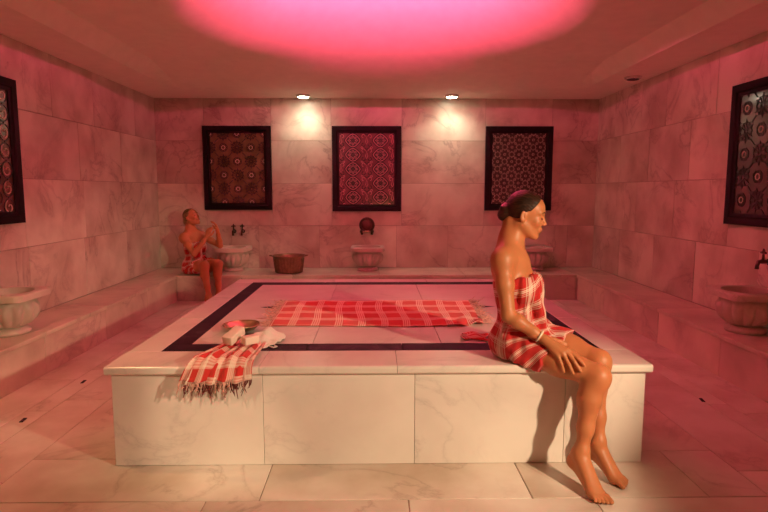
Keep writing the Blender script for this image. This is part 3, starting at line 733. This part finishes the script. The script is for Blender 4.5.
#PEOPLE
# ------------------------------------------------------------------ people (smooth implicit surfaces meshed in one piece)
def nrm(v): v = np.array(v, float); return v / np.linalg.norm(v)
class Field:
    def __init__(s, lo, hi, h):
        s.lo = np.array(lo, float); s.h = h; s.n = np.ceil((np.array(hi) - s.lo) / h).astype(int) + 1
        s.f = np.full(tuple(s.n), 1.0, np.float32)
        s.ax = [s.lo[i] + h * np.arange(s.n[i]) for i in range(3)]
    def sub(s, lo, hi):
        a = np.maximum(np.floor((np.array(lo) - s.lo) / s.h).astype(int), 0); b = np.minimum(np.ceil((np.array(hi) - s.lo) / s.h).astype(int) + 1, s.n)
        if np.any(b <= a): return None, None
        sl = tuple(slice(a[i], b[i]) for i in range(3))
        return sl, np.meshgrid(*[s.ax[i][sl[i]].astype(np.float32) for i in range(3)], indexing='ij', sparse=True)
    def comb(s, sl, d, k, op):
        c = s.f[sl]
        if op == 'sub': d = -d; 
        if op == 'add':
            if k > 0:
                hh = np.maximum(k - np.abs(c - d), 0) / k; s.f[sl] = np.minimum(c, d) - hh * hh * k * .25
            else: s.f[sl] = np.minimum(c, d)
        else:
            hh = np.maximum(k - np.abs(c - d), 0) / k if k > 0 else 0; s.f[sl] = np.maximum(c, d) + hh * hh * k * .25
    def cone(s, a, b, r1, r2, k=0.02, op='add'):
        a = np.array(a, np.float32); b = np.array(b, np.float32); m = max(r1, r2) + k + 3 * s.h
        sl, g = s.sub(np.minimum(a, b) - m, np.maximum(a, b) + m)
        if sl is None: return
        ba = b - a; l2 = float(ba @ ba) + 1e-12
        px, py, pz = g[0] - a[0], g[1] - a[1], g[2] - a[2]
        t = np.clip((px * ba[0] + py * ba[1] + pz * ba[2]) / l2, 0, 1)
        d = np.sqrt((px - t * ba[0]) ** 2 + (py - t * ba[1]) ** 2 + (pz - t * ba[2]) ** 2) - (r1 + (r2 - r1) * t)
        s.comb(sl, d, k, op)
    def chain(s, pts, rs, k=0.02):
        for i in range(len(pts) - 1): s.cone(pts[i], pts[i + 1], rs[i], rs[i + 1], k)
    def ell(s, c, r, A=None, k=0.03, op='add'):
        """A: 3 axis vectors as rows"""
        c = np.array(c, np.float32); r = np.array(r, np.float32) * np.ones(3, np.float32); A = np.eye(3, dtype=np.float32) if A is None else np.array(A, np.float32)
        m = float(r.max()) + k + 3 * s.h
        sl, g = s.sub(c - m, c + m)
        if sl is None: return
        p = [g[i] - c[i] for i in range(3)]
        q = [(A[i][0] * p[0] + A[i][1] * p[1] + A[i][2] * p[2]) / r[i] for i in range(3)]
        k0 = np.sqrt(q[0] ** 2 + q[1] ** 2 + q[2] ** 2) + 1e-6
        k1 = np.sqrt((q[0] / r[0]) ** 2 + (q[1] / r[1]) ** 2 + (q[2] / r[2]) ** 2) + 1e-6
        s.comb(sl, np.minimum(k0 * (k0 - 1) / k1, 1.0), k, op)
    def mesh(s):
        f = s.f; ins = f < 0
        c = [ins[i:f.shape[0] - 1 + i, j:f.shape[1] - 1 + j, l:f.shape[2] - 1 + l] for i in (0, 1) for j in (0, 1) for l in (0, 1)]
        any_ = c[0].copy(); all_ = c[0].copy()
        for q in c[1:]: any_ |= q; all_ &= q
        act = any_ & ~all_; idx = np.argwhere(act); N = len(idx)
        cid = np.full(act.shape, -1, np.int32); cid[act] = np.arange(N)
        off = np.array([(i, j, l) for i in (0, 1) for j in (0, 1) for l in (0, 1)])
        val = np.stack([f[idx[:, 0] + o[0], idx[:, 1] + o[1], idx[:, 2] + o[2]] for o in off], 1)
        acc = np.zeros((N, 3)); cnt = np.zeros(N)
        for a in range(8):
            for b in range(a + 1, 8):
                if np.abs(off[a] - off[b]).sum() != 1: continue
                va, vb = val[:, a], val[:, b]; x = (va < 0) != (vb < 0); t = np.where(x, va / np.where(x, va - vb, 1), 0)
                acc += np.where(x[:, None], off[a] + t[:, None] * (off[b] - off[a]), 0); cnt += x
        P = s.lo + s.h * (idx + acc / cnt[:, None])
        Q = []
        for ax in range(3):
            u, w = [(1, 2), (2, 0), (0, 1)][ax]
            A = np.take(ins, range(0, f.shape[ax] - 1), ax); B = np.take(ins, range(1, f.shape[ax]), ax)
            e = np.argwhere(A != B); e = e[(e[:, u] > 0) & (e[:, w] > 0) & (e[:, u] < f.shape[u] - 1) & (e[:, w] < f.shape[w] - 1)]
            flip = A[e[:, 0], e[:, 1], e[:, 2]]
            du = np.zeros(3, int); du[u] = 1; dw = np.zeros(3, int); dw[w] = 1
            ids = [cid[tuple((e - o).T)] for o in (du * 0, du, du + dw, dw)]
            q = np.stack(ids, 1); q[~flip] = q[~flip][:, ::-1]; Q.append(q)
        return P, np.concatenate(Q)
def np_mesh(name, P, Q):
    me = bpy.data.meshes.new(name); me.vertices.add(len(P)); me.vertices.foreach_set('co', P.astype(np.float32).ravel())
    me.loops.add(len(Q) * 4); me.loops.foreach_set('vertex_index', Q.astype(np.int32).ravel())
    me.polygons.add(len(Q)); me.polygons.foreach_set('loop_start', np.arange(0, len(Q) * 4, 4, dtype=np.int32))
    me.update(calc_edges=True); me.validate(); me.polygons.foreach_set('use_smooth', np.ones(len(me.polygons), dtype=bool))
    return me
def head_frame(fwd, up):
    f = nrm(fwd); u = np.array(up, float); u = nrm(u - f * (u @ f)); l = np.cross(u, f)
    return np.stack([f, l, u])
def add_head(F, c, A, s=1.0):
    c = np.array(c, float); W = lambda x, y, z: c + s * (x * A[0] + y * A[1] + z * A[2])
    F.ell(W(-.014, 0, .030), np.array([.092, .073, .088]) * s, A, .02)
    F.ell(W(.024, 0, -.030), np.array([.064, .056, .082]) * s, A, .03 * s)
    F.ell(W(.040, 0, .040), np.array([.046, .055, .048]) * s, A, .03 * s)          # forehead
    for y in (-1, 1):
        F.cone(W(-.008, y * .052, -.048), W(.055, y * .022, -.100), .015 * s, .014 * s, .03 * s)      # jaw
        F.ell(W(.060, y * .036, -.026), .022 * s, A, .02 * s)                                       # cheek
    F.ell(W(.070, 0, -.103), np.array([.018, .020, .015]) * s, A, .022 * s)         # chin
    for y in (-1, 1):
        F.ell(W(.097, y * .034, .007), np.array([.018, .020, .014]) * s, A, .014 * s, 'sub')       # eye sockets
        F.ell(W(.071, y * .032, .004), np.array([.0115, .0145, .0115]) * s, A, .005 * s)            # closed lids
        F.cone(W(.084, y * .013, .024), W(.070, y * .046, .022), .007 * s, .006 * s, .014 * s)     # brow
    F.cone(W(.083, 0, .014), W(.1015, 0, -.026), .0065 * s, .0092 * s, .010 * s)      # nose
    F.ell(W(.1045, 0, -.030), np.array([.0090, .010, .0085]) * s, A, .008 * s)
    for y in (-1, 1): F.ell(W(.096, y * .011, -.034), np.array([.010, .007, .0065]) * s, A, .006 * s)
    F.ell(W(.080, 0, -.064), np.array([.015, .026, .020]) * s, A, .012 * s)          # muzzle
    F.ell(W(.0925, 0, -.0585), np.array([.0065, .019, .0050]) * s, A, .004 * s)       # lips
    F.ell(W(.0905, 0, -.0690), np.array([.0070, .017, .0055]) * s, A, .004 * s)
    F.ell(W(.0985, 0, -.0636), np.array([.006, .020, .0012]) * s, A, .002 * s, 'sub')
    for y in (-1, 1):
        E = head_frame(A[0] * .94 + A[1] * y * -.34, A[2] - .2 * A[0])
        F.ell(W(-.012, y * .075, -.008), np.array([.018, .0075, .031]) * s, E, .006 * s)
        F.ell(W(-.007, y * .084, -.004), np.array([.0105, .0075, .019]) * s, E, .004 * s, 'sub'); F.ell(W(-.004, y * .078, -.008), np.array([.004, .004, .007]) * s, E, .003 * s)
def add_hand(F, wrist, K, fingers, thumb, s=1.0):
    """K: 4 knuckles index..pinky; fingers: [(mid, tip)]*4; thumb: 3 points"""
    wrist = np.array(wrist, float)
    for i, k in enumerate(K):
        k = np.array(k, float); F.cone(wrist + .18 * (k - wrist), k, .0165 * s, .0112 * s, .016)
        m, t = np.array(fingers[i][0], float), np.array(fingers[i][1], float)
        r = (.0092, .0095, .0090, .0080)[i] * s
        F.cone(k, m, r * 1.1, r, .006); j = m + .55 * (t - m)
        F.cone(m, j, r, r * .92, .004); F.cone(j, t, r * .92, r * .78, .004)
    F.chain(thumb, [.017 * s, .0125 * s, .0098 * s, .0082 * s][:len(thumb)], .010)
def auto_hand(F, wrist, d, n, side, curl=.5, s=1.0):
    """d finger direction, n back-of-hand normal, side: +1 thumb towards cross(d,n)"""
    d = nrm(d); n = nrm(np.array(n) - d * (np.array(n) @ d)); x = np.cross(d, n) * side; w = np.array(wrist, float); K = []; Fg = []
    for i, (ox, L, fl) in enumerate(((.030, .085, .070), (.010, .090, .078), (-.010, .085, .072), (-.028, .076, .056))):
        k = w + s * (d * L + x * ox + n * .004); K.append(k)
        a1 = curl; a2 = curl * 2.0
        m = k + s * fl * .5 * (d * math.cos(a1) - n * math.sin(a1)); t = m + s * fl * .5 * (d * math.cos(a2) - n * math.sin(a2)); Fg.append((m, t))
    th = [w + s * (d * .025 + x * .020), w + s * (d * .055 + x * .048 - n * .012), w + s * (d * .085 + x * .056 - n * .022), w + s * (d * .105 + x * .052 - n * .030)]
    add_hand(F, w, K, Fg, th, s)
def add_foot(F, ankle, heel, ball, tip, out, s=1.0):
    """out: unit vector towards the little toe"""
    an, he, ba, ti = [np.array(p, float) for p in (ankle, heel, ball, tip)]; out = nrm(out)
    F.ell(he, np.array([.030, .027, .032]) * s, None, .02)
    F.cone(an, he, .031 * s, .024 * s, .03)
    for o, r in ((-.022, .021), (0.0, .022), (.020, .017)):
        F.cone(an + .25 * (he - an) + out * o * .5, ba + out * o, .027 * s, r * .86 * s, .022)
        F.cone(he, ba + out * o, .020 * s, r * .8 * s, .02)
    d = ti - ba
    for i, o in enumerate((-.032, -.013, .003, .018, .031)):
        L = (1.0, .98, .88, .76, .62)[i]; r = (.0125, .0088, .0082, .0078, .0072)[i] * s
        b0 = ba + out * o * .9; t0 = ba + out * o * 1.1 + d * L
        k = b0 + .55 * (t0 - b0) + np.array([0, 0, .007 * s])
        F.cone(b0 - .25 * d, k, .0125 * s, r, .010); F.cone(k, t0, r, r * .95, .003)
    F.ell(an + out * .024, .013 * s, None, .016); F.ell(an - out * .026, .013 * s, None, .016)
def torso_prims(J):
    """list of (kind, args) shared by body and wrap"""
    f, l, u = J['f'], J['l'], np.array([0, 0, 1.0]); A = np.stack([f, l, u]); pe, wa, ch = J['pelvis'], J['waist'], J['chest']
    fp = J.get('fp', f); lp = np.cross(u, fp); B_ = np.stack([fp, lp, u]); fm = nrm(f + fp); M_ = np.stack([fm, np.cross(u, fm), u])
    out = [('ell', pe, (.098, .150, .105), B_), ('ell', (pe + wa) / 2 + f * .012, (.086, .118, .12), M_), ('ell', wa + u * .02, (.082, .110, .12), M_), ('ell', ch, (.092, .125, .150), A)]
    for y in (-1, 1):
        out.append(('ell', pe - fp * .038 + lp * y * .070 - u * .025, (.090, .086, .088), B_))
        out.append(('ell', ch + f * .070 + l * y * .066 - u * J.get('bust_drop', .045), (.058, .058, .060), A))
    for sd in 'rl':
        h, k = J[sd + 'hip'], J[sd + 'knee']; out.append(('cone', h, h + .55 * (k - h), .084, .071)); out.append(('cone', h + .55 * (k - h), k, .071, .054))
    return out
def build_body(J, h, lo, hi):
    F = Field(lo, hi, h); f, l = J['f'], J['l']; u = np.array([0, 0, 1.0]); A = np.stack([f, l, u])
    for p in torso_prims(J):
        if p[0] == 'ell': F.ell(p[1], p[2], p[3], .045)
        else: F.cone(p[1], p[2], p[3], p[4], .04)
    ne, hc, HA = J['neck'], J['headc'], J['HA']
    # shoulder girdle and neck
    F.cone(J['rsh'] * .80 + ne * .20 - u * .012, J['lsh'] * .80 + ne * .20 - u * .012, .052, .052, .05)
    F.ell(J['chest'] + u * .080 - f * .016, (.072, .118, .085), A, .05)
    hb = hc - HA[0] * .050 - HA[2] * .050
    F.cone(ne - u * .02 - f * .026, hb, .047, .040, .03); F.cone(ne - f * .040 - u * .03, hb - HA[0] * .018, .046, .034, .05)
    F.ell(J['chest'] + u * .06 - f * .03, (.075, .125, .10), A, .05)
    for sd in 'rl':
        F.cone(ne + .35 * (hb - ne) - f * .012, J[sd + 'sh'] * .75 + ne * .25 + u * .010, 0.040, .034, .06)
        F.cone(ne + f * .020 + .1 * (J[sd + 'sh'] - ne) - u * .005, J[sd + 'sh'] + f * .01 + u * .02, .012, .012, .03)   # collar bone
        F.cone(hc + HA[0] * -.035 + HA[1] * (.046 if sd == 'l' else -.046) - HA[2] * .045, ne + f * .016 + .06 * (J[sd + 'sh'] - ne) - u * .015, .014, .011, .025)  # neck muscle
        s_, e, w = J[sd + 'sh'], J[sd + 'elb'], J[sd + 'wr']
        F.ell(s_ - u * .005, (.050, .048, .056), None, .045)
        F.chain([s_, s_ + .45 * (e - s_), e], [.046, .042, .035], .03)
        F.chain([e, e + .28 * (w - e), e + .75 * (w - e), w], [.034, .037, .027, .0225], .018)
    for sd in 'rl':
        k, a = J[sd + 'knee'], J[sd + 'ank']; back = J.get(sd + 'calfdir', -f)
        F.ell(k + (k - J[sd + 'hip']) * .02, .050, None, .03); F.cone(k, k + .12 * (a - k), .050, .048, .03)
        F.chain([k + .08 * (a - k), k + .32 * (a - k) + back * .012, k + .70 * (a - k) + back * .004, a], [.047, .051, .036, .029], .03)
        F.ell(k + .27 * (a - k) + back * .024, (.036, .036, .085), None, .04)
        F.cone(a, J[sd + 'heel'] + np.array([0, 0, .02]), .020, .018, .03)
        add_foot(F, a, J[sd + 'heel'], J[sd + 'ball'], J[sd + 'tip'], J[sd + 'out'])
        hd = J[sd + 'hand']
        if len(hd) == 3: add_hand(F, J[sd + 'wr'], *hd)
        else: auto_hand(F, J[sd + 'wr'], *hd)
    add_head(F, hc, HA, J.get('hs', 1.0))
    if 'seat' in J:     # flesh flattened by the seat
        z0, y0, y1 = J['seat']; X, Y, Z = np.meshgrid(*F.ax, indexing='ij', sparse=True)
        F.f = np.where((Y > y0) & (Y < y1) & (Z < z0), np.maximum(F.f, (z0 - Z).astype(np.float32)), F.f)
    return F
def lips_attr(me, J):
    n = len(me.vertices); co = np.empty(n * 3, np.float32); me.vertices.foreach_get('co', co); co = co.reshape(-1, 3) + J['base']
    q = (co - J['headc']) @ J['HA'].T
    m = np.exp(-((q[:, 1] / .019) ** 4 + ((q[:, 2] + .0638) / .0095) ** 4)) * (q[:, 0] > .075)
    at = me.attributes.new('lips', 'FLOAT', 'POINT'); at.data.foreach_set('value', m.astype(np.float32))
def build_hair(J, h, mat, person, bun):
    c, A, s = J['headc'], J['HA'], J.get('hs', 1.0); W = lambda x, y, z: c + s * (x * A[0] + y * A[1] + z * A[2])
    F = Field(c - .26, c + .20, h)
    F.ell(W(-.018, 0, .032), np.array([.0955, .0785, .093]) * s, A, 0)
    F.ell(W(.030, 0, .048), np.array([.056, .060, .050]) * s, A, .03)
    X = np.stack([np.broadcast_to(g, F.f.shape) for g in np.meshgrid(*F.ax, indexing='ij', sparse=True)], -1).astype(np.float32) - c.astype(np.float32)
    x, y, z = [X @ A[i].astype(np.float32) / s for i in range(3)]
    hl = ((x - .048) * .165 - (z - .080) * .12) / .204 - .20 * np.maximum(np.abs(y) - .02, 0) * (z > .02)
    hl2 = -.086 - z + .25 * (-x - .06)       # nape
    shell = F.f + .0011 * np.sin(60 * np.arctan2(y, z + .03 + .25 * x) + 3 * np.sin(40 * x))
    cut = np.maximum(hl, hl2); kk = .008; hh = np.maximum(kk - np.abs(shell - cut), 0) / kk
    F.f = (np.maximum(shell, cut) + hh * hh * kk * .25).astype(np.float32)
    for b in bun: 
        if b[0] == 'ell': F.ell(W(*b[1]), np.array(b[2]) * s, A, b[3])
        else: F.cone(W(*b[1]), W(*b[2]), b[3] * s, b[4] * s, .012)
    P, Q = F.mesh()
    return link('hair', np_mesh('hair', P - J['base'], Q), mat, person)
def face_details(J, person, hair_m, body):
    c, A, s = J['headc'], J['HA'], J.get('hs', 1.0); W = lambda x, y, z: c + s * (x * A[0] + y * A[1] + z * A[2]) - J['base']
    co = np.empty(len(body.vertices) * 3, np.float32); body.vertices.foreach_get('co', co); q = (co.reshape(-1, 3) + J['base'] - c) @ A.T / s
    q = q[(q[:, 0] > .02) & (np.abs(q[:, 1]) < .08) & (np.abs(q[:, 2]) < .12)]
    def skin_pt(y, z, up):
        m = np.hypot(q[:, 1] - y, q[:, 2] - z); k = m < .006
        x = q[k, 0].max() if k.any() else q[np.argmin(m), 0]
        return W(x + up, y, z)
    for y in (-1, 1):
        v, f = tube([skin_pt(y * a, b, .0012) for a, b in ((.017, -.002), (.022, -.0055), (.028, -.0075), (.035, -.0075), (.041, -.0055), (.046, -.002))], [.0010, .0018, .0022, .0022, .0020, .0010], 6); link('eyelash', mesh('eyelash', v, f, True), DARK, person)
        v, f = tube([skin_pt(y * a, b, .0008) for a, b in ((.013, .0235), (.020, .0275), (.029, .0300), (.038, .0295), (.046, .0265), (.053, .0215))], [.0016, .0026, .0028, .0024, .0018, .0008], 6); link('eyebrow', mesh('eyebrow', v, f, True), hair_m, person)
def build_wrap(J, h, lo, hi, mat, person, extra, top_pt, top_n, hems, k=.055, off=.012, fold=.0065, nm='wrap'):
    F = Field(lo, hi, h)
    for p in torso_prims(J):
        if p[0] == 'ell': F.ell(p[1], np.array(p[2]) + off, p[3], k)
        else: F.cone(p[1], p[2], p[3] + off, p[4] + off, k)
    for p in extra: F.cone(p[0], p[1], p[2], p[3], p[4])
    X, Y, Z = np.meshgrid(*F.ax, indexing='ij', sparse=True)
    f, l = J['f'], J['l']; pe = J['pelvis']
    a = (X - pe[0]) * f[0] + (Y - pe[1]) * f[1]; b = (X - pe[0]) * l[0] + (Y - pe[1]) * l[1]; zz = Z - pe[2]
    # gathered folds that run down from the knot at the bust
    ang = np.arctan2(b - .03, a + .02)
    D = fold * (np.sin(13 * ang + 22 * zz + 2.5 * np.sin(9 * zz)) * .6 + np.sin(29 * ang - 12 * zz) * .35 + .5 * np.sin(48 * zz + 6 * ang) * np.clip(.5 - abs(zz - .2) * 3, 0, 1))
    D = D * np.clip(1.1 - np.clip(-a - .02, 0, .1) * 6, .25, 1.1)
    d = F.f + D
    tp = np.array(top_pt); tn = nrm(top_n)
    cut = (X - tp[0]) * tn[0] + (Y - tp[1]) * tn[1] + (Z - tp[2]) * tn[2] + .006 * np.sin(11 * ang)
    d = np.maximum(d, cut)
    for hp, hn in hems:
        hn = nrm(hn); d = np.maximum(d, (X - hp[0]) * hn[0] + (Y - hp[1]) * hn[1] + (Z - hp[2]) * hn[2] + .005 * np.sin(90 * Z + 30 * X))
    if 'seat' in J:
        z0, y0, y1 = J['seat']; d = np.where((Y > y0) & (Y < y1) & (Z < z0), np.maximum(d, z0 - .002 - Z), d)
    F.f = d.astype(np.float32)
    P, Q = F.mesh(); me = np_mesh(nm, P - J['base'], Q)
    # cloth coordinates: down the body and out along the lap, and around it
    fp = J.get('fp', f); d_ = P - pe; aa = d_ @ f; bb = d_ @ l; up_ = d_[:, 2]
    lap = np.clip((.10 - up_) / .12, 0, 1); lap = lap * lap * (3 - 2 * lap)
    vv = -up_ + lap * np.maximum(d_ @ fp - .02, 0) * 1.1
    uu = np.arctan2(bb, aa) * np.hypot(.125, np.maximum(aa, 0) * lap)
    vv2 = vv + .020 * np.sin(uu * 16 + 1) + .35 * uu * np.clip(up_ / .15, 0, 1)      # the cloth is wound at a slant
    uvl = me.uv_layers.new(name='cloth'); li = np.empty(len(me.loops), np.int32); me.loops.foreach_get('vertex_index', li)
    uvl.data.foreach_set('uv', np.stack([uu + .5, vv2 + 1.0], 1)[li].astype(np.float32).ravel())
    return link(nm, me, mat, person)

# ---- the woman on the platform
arr = lambda *p: np.array(p, float)
J = dict(f=nrm((.87, -.50, 0)), fp=nrm((.72, -.69, 0)), pelvis=arr(.778, 2.965, .635), waist=arr(.756, 2.985, .80), chest=arr(.735, 2.985, .945), neck=arr(.735, 2.992, 1.088),
         headc=arr(.792, 2.985, 1.277), HA=head_frame((.95, -.23, -.19), (0, 0, 1)),
         rsh=arr(.646, 2.868, 1.052), lsh=arr(.762, 3.125, 1.035), relb=arr(.668, 2.800, .780), rwr=arr(.823, 2.743, .680), lelb=arr(.755, 3.240, .770), lwr=arr(.755, 3.300, .575),
         rhip=arr(.745, 2.868, .610), lhip=arr(.875, 3.015, .618), rknee=arr(1.062, 2.625, .520), lknee=arr(1.120, 2.765, .552),
         rank=arr(.985, 2.585, .168), lank=arr(1.105, 2.685, .168),
         rheel=arr(.957, 2.605, .105), rball=arr(1.008, 2.450, .022), rtip=arr(1.026, 2.392, .012), rout=(-.93, -.36, 0),
         lheel=arr(1.088, 2.710, .102), lball=arr(1.163, 2.592, .022), ltip=arr(1.196, 2.552, .012), lout=(.77, .64, 0),
         lhand=((.3, .25, -.9), (-.5, .8, .2), 1, .35), seat=(PZ + .006, 2.758, 9.0), base=arr(.80, 2.95, PZ))
J['rout'] = nrm(np.cross((J['rtip'] - J['rheel']) * arr(1, 1, 0), (0, 0, 1.)))      # her right little toe
J['lout'] = -nrm(np.cross((J['ltip'] - J['lheel']) * arr(1, 1, 0), (0, 0, 1.)))
J['l'] = np.cross(arr(0, 0, 1), J['f'])
J['rhand'] = ([arr(.937, 2.674, .633), arr(.921, 2.668, .633), arr(.903, 2.665, .624), arr(.883, 2.670, .610)],
              [(arr(.967, 2.639, .606), arr(.991, 2.617, .579)), (arr(.950, 2.628, .590), arr(.973, 2.610, .552)), (arr(.925, 2.632, .577), arr(.944, 2.626, .534)), (arr(.895, 2.650, .574), arr(.908, 2.650, .534))],
              [arr(.848, 2.742, .672), arr(.890, 2.755, .664), arr(.925, 2.760, .654), arr(.950, 2.758, .643)])
person = empty('person', J['base']); tag(person, 'dark haired woman with a bun and plaid wrap, seated on the platform edge', 'person')
F = build_body(J, .004, (.50, 2.34, -.01), (1.28, 3.42, 1.46))
P, Q = F.mesh(); me = np_mesh('body', P - J['base'], Q); lips_attr(me, J); link('body', me, SKIN, person); del F; body_me = me
build_hair(J, .0035, HAIR_DARK, person, [('ell', (-.105, 0, -.004), (.036, .044, .046), .012), ('ell', (-.118, .0, -.026), (.026, .034, .030), .012), ('cone', (-.125, -.02, .012), (-.112, .028, .030), .012, .014)])
v, f = tube([J['headc'] - J['base'] + J['HA'][0] * (-.088) + (J['HA'][1] * math.cos(a) + J['HA'][2] * math.sin(a)) * .034 + J['HA'][2] * .006 for a in np.linspace(0, 2 * PI, 20, endpoint=False)], .006, 6, True)
link('hair_band', mesh('hair_band', v, f, True), DARK, person)
face_details(J, person, HAIR_DARK, body_me)
build_wrap(J, .005, (.50, 2.50, .42), (1.20, 3.30, 1.10), PLAID_WRAP, person,
           [(arr(.832, 2.915, .945), arr(.846, 2.905, .76), .030, .032, .04), (arr(.846, 2.905, .76), arr(.868, 2.895, .660), .032, .038, .04), (arr(.820, 2.895, .950), arr(.835, 2.870, .78), .020, .026, .02), (arr(.812, 2.905, .965), arr(.822, 2.91, .992), .024, .014, .02), (arr(.73, 2.80, .575), arr(.82, 2.745, .548), .040, .036, .05)],
           arr(.80, 2.95, .962), arr(-.20, .10, 1.0) , [(arr(.905, 2.80, .58), nrm((.70, -.60, -.30)))])
w, e = J['rwr'], J['relb']; d_ = nrm(w - e); x_ = nrm(np.cross(d_, (0, 0, 1))); y_ = np.cross(d_, x_); c_ = w - d_ * .012 - J['base']
v, f = tube([c_ + (x_ * math.cos(a) + y_ * math.sin(a)) * .0285 for a in np.linspace(0, 2 * PI, 28, endpoint=False)], .0055, 8, True)
link('bracelet', mesh('bracelet', v, f, True), simple('pearl_bracelet', (.85, .72, .55), .3, noise=.1), person)
# loose corner of the wrap lying on the platform behind her
m, n = 24, 30; P = np.zeros((m, n, 3)); UV = np.zeros((m, n, 2))
for i in range(m):
    for j in range(n):
        a, b = j / (n - 1), i / (m - 1); x = .52 + .14 * a - .02 * math.sin(6 * b); y = 3.24 + .15 * b + .02 * math.sin(5 * a)
        P[i, j] = (x, y, PZ + .008 + .016 * (.5 + .5 * math.sin(a * 9 + b * 5)) * math.sin(PI * b) ** .5); UV[i, j] = (a * .2, b * .1 + .02)
cloth_obj('wrap_corner', P - J['base'], UV, plaid('red_plaid_corner', .2, .3, n=3), person, .004)

# ---- the woman on the back bench
B = dict(f=nrm((.80, -.60, 0)), pelvis=arr(-2.345, 7.440, .430), waist=arr(-2.360, 7.450, .585), chest=arr(-2.375, 7.450, .715), neck=arr(-2.385, 7.445, .860),
         headc=arr(-2.375, 7.425, 1.060), HA=head_frame((.83, -.30, .42), (-.3, .1, 1)),
         rsh=arr(-2.460, 7.330, .800), lsh=arr(-2.275, 7.560, .805), relb=arr(-2.290, 7.205, .610), rwr=arr(-2.135, 7.235, .815), lelb=arr(-2.030, 7.470, .690), lwr=arr(-2.030, 7.370, .885),
         rhip=arr(-2.390, 7.370, .415), lhip=arr(-2.270, 7.510, .415), rknee=arr(-2.140, 7.110, .475), lknee=arr(-2.000, 7.230, .480),
         rank=arr(-2.085, 7.070, .105), lank=arr(-1.985, 7.165, .105),
         rheel=arr(-2.110, 7.085, .040), rball=arr(-2.010, 6.985, .022), rtip=arr(-1.975, 6.950, .012), lheel=arr(-2.01, 7.185, .040), lball=arr(-1.895, 7.100, .022), ltip=arr(-1.855, 7.070, .012),
         rhand=((.30, .10, .9), (-.2, -.9, .2), 1, .45), lhand=((-.2, -.2, .95), (.9, .2, .2), -1, .45), seat=(HB + .006, 7.21, 9.0), base=arr(-2.34, 7.40, HB))
B['l'] = np.cross(arr(0, 0, 1), B['f']); B['rout'] = nrm((-.65, -.75, 0)); B['lout'] = nrm((.65, .75, 0))
person = empty('person', B['base']); tag(person, 'fair haired woman in plaid wrap seated beside the basin at the back, hands raised', 'person')
F = build_body(B, .006, (-2.62, 6.88, -.01), (-1.76, 7.72, 1.24))
P, Q = F.mesh(); me = np_mesh('body', P - B['base'], Q); lips_attr(me, B); link('body', me, SKIN, person); del F; body_me = me
build_hair(B, .005, HAIR_FAIR, person, [('ell', (-.090, 0, -.02), (.045, .055, .060), .02), ('cone', (-.10, 0, -.04), (-.085, -.03, -.15), .030, .014)])
face_details(B, person, HAIR_FAIR, body_me)
build_wrap(B, .006, (-2.62, 6.95, .26), (-1.85, 7.72, 1.0), PLAID_WRAP, person, [(arr(-2.29, 7.36, .72), arr(-2.27, 7.34, .52), .03, .04, .04)],
           arr(-2.32, 7.40, .745), arr(-.1, 0, 1.0), [(arr(-2.205, 7.27, .44), nrm((.76, -.62, .05)))])
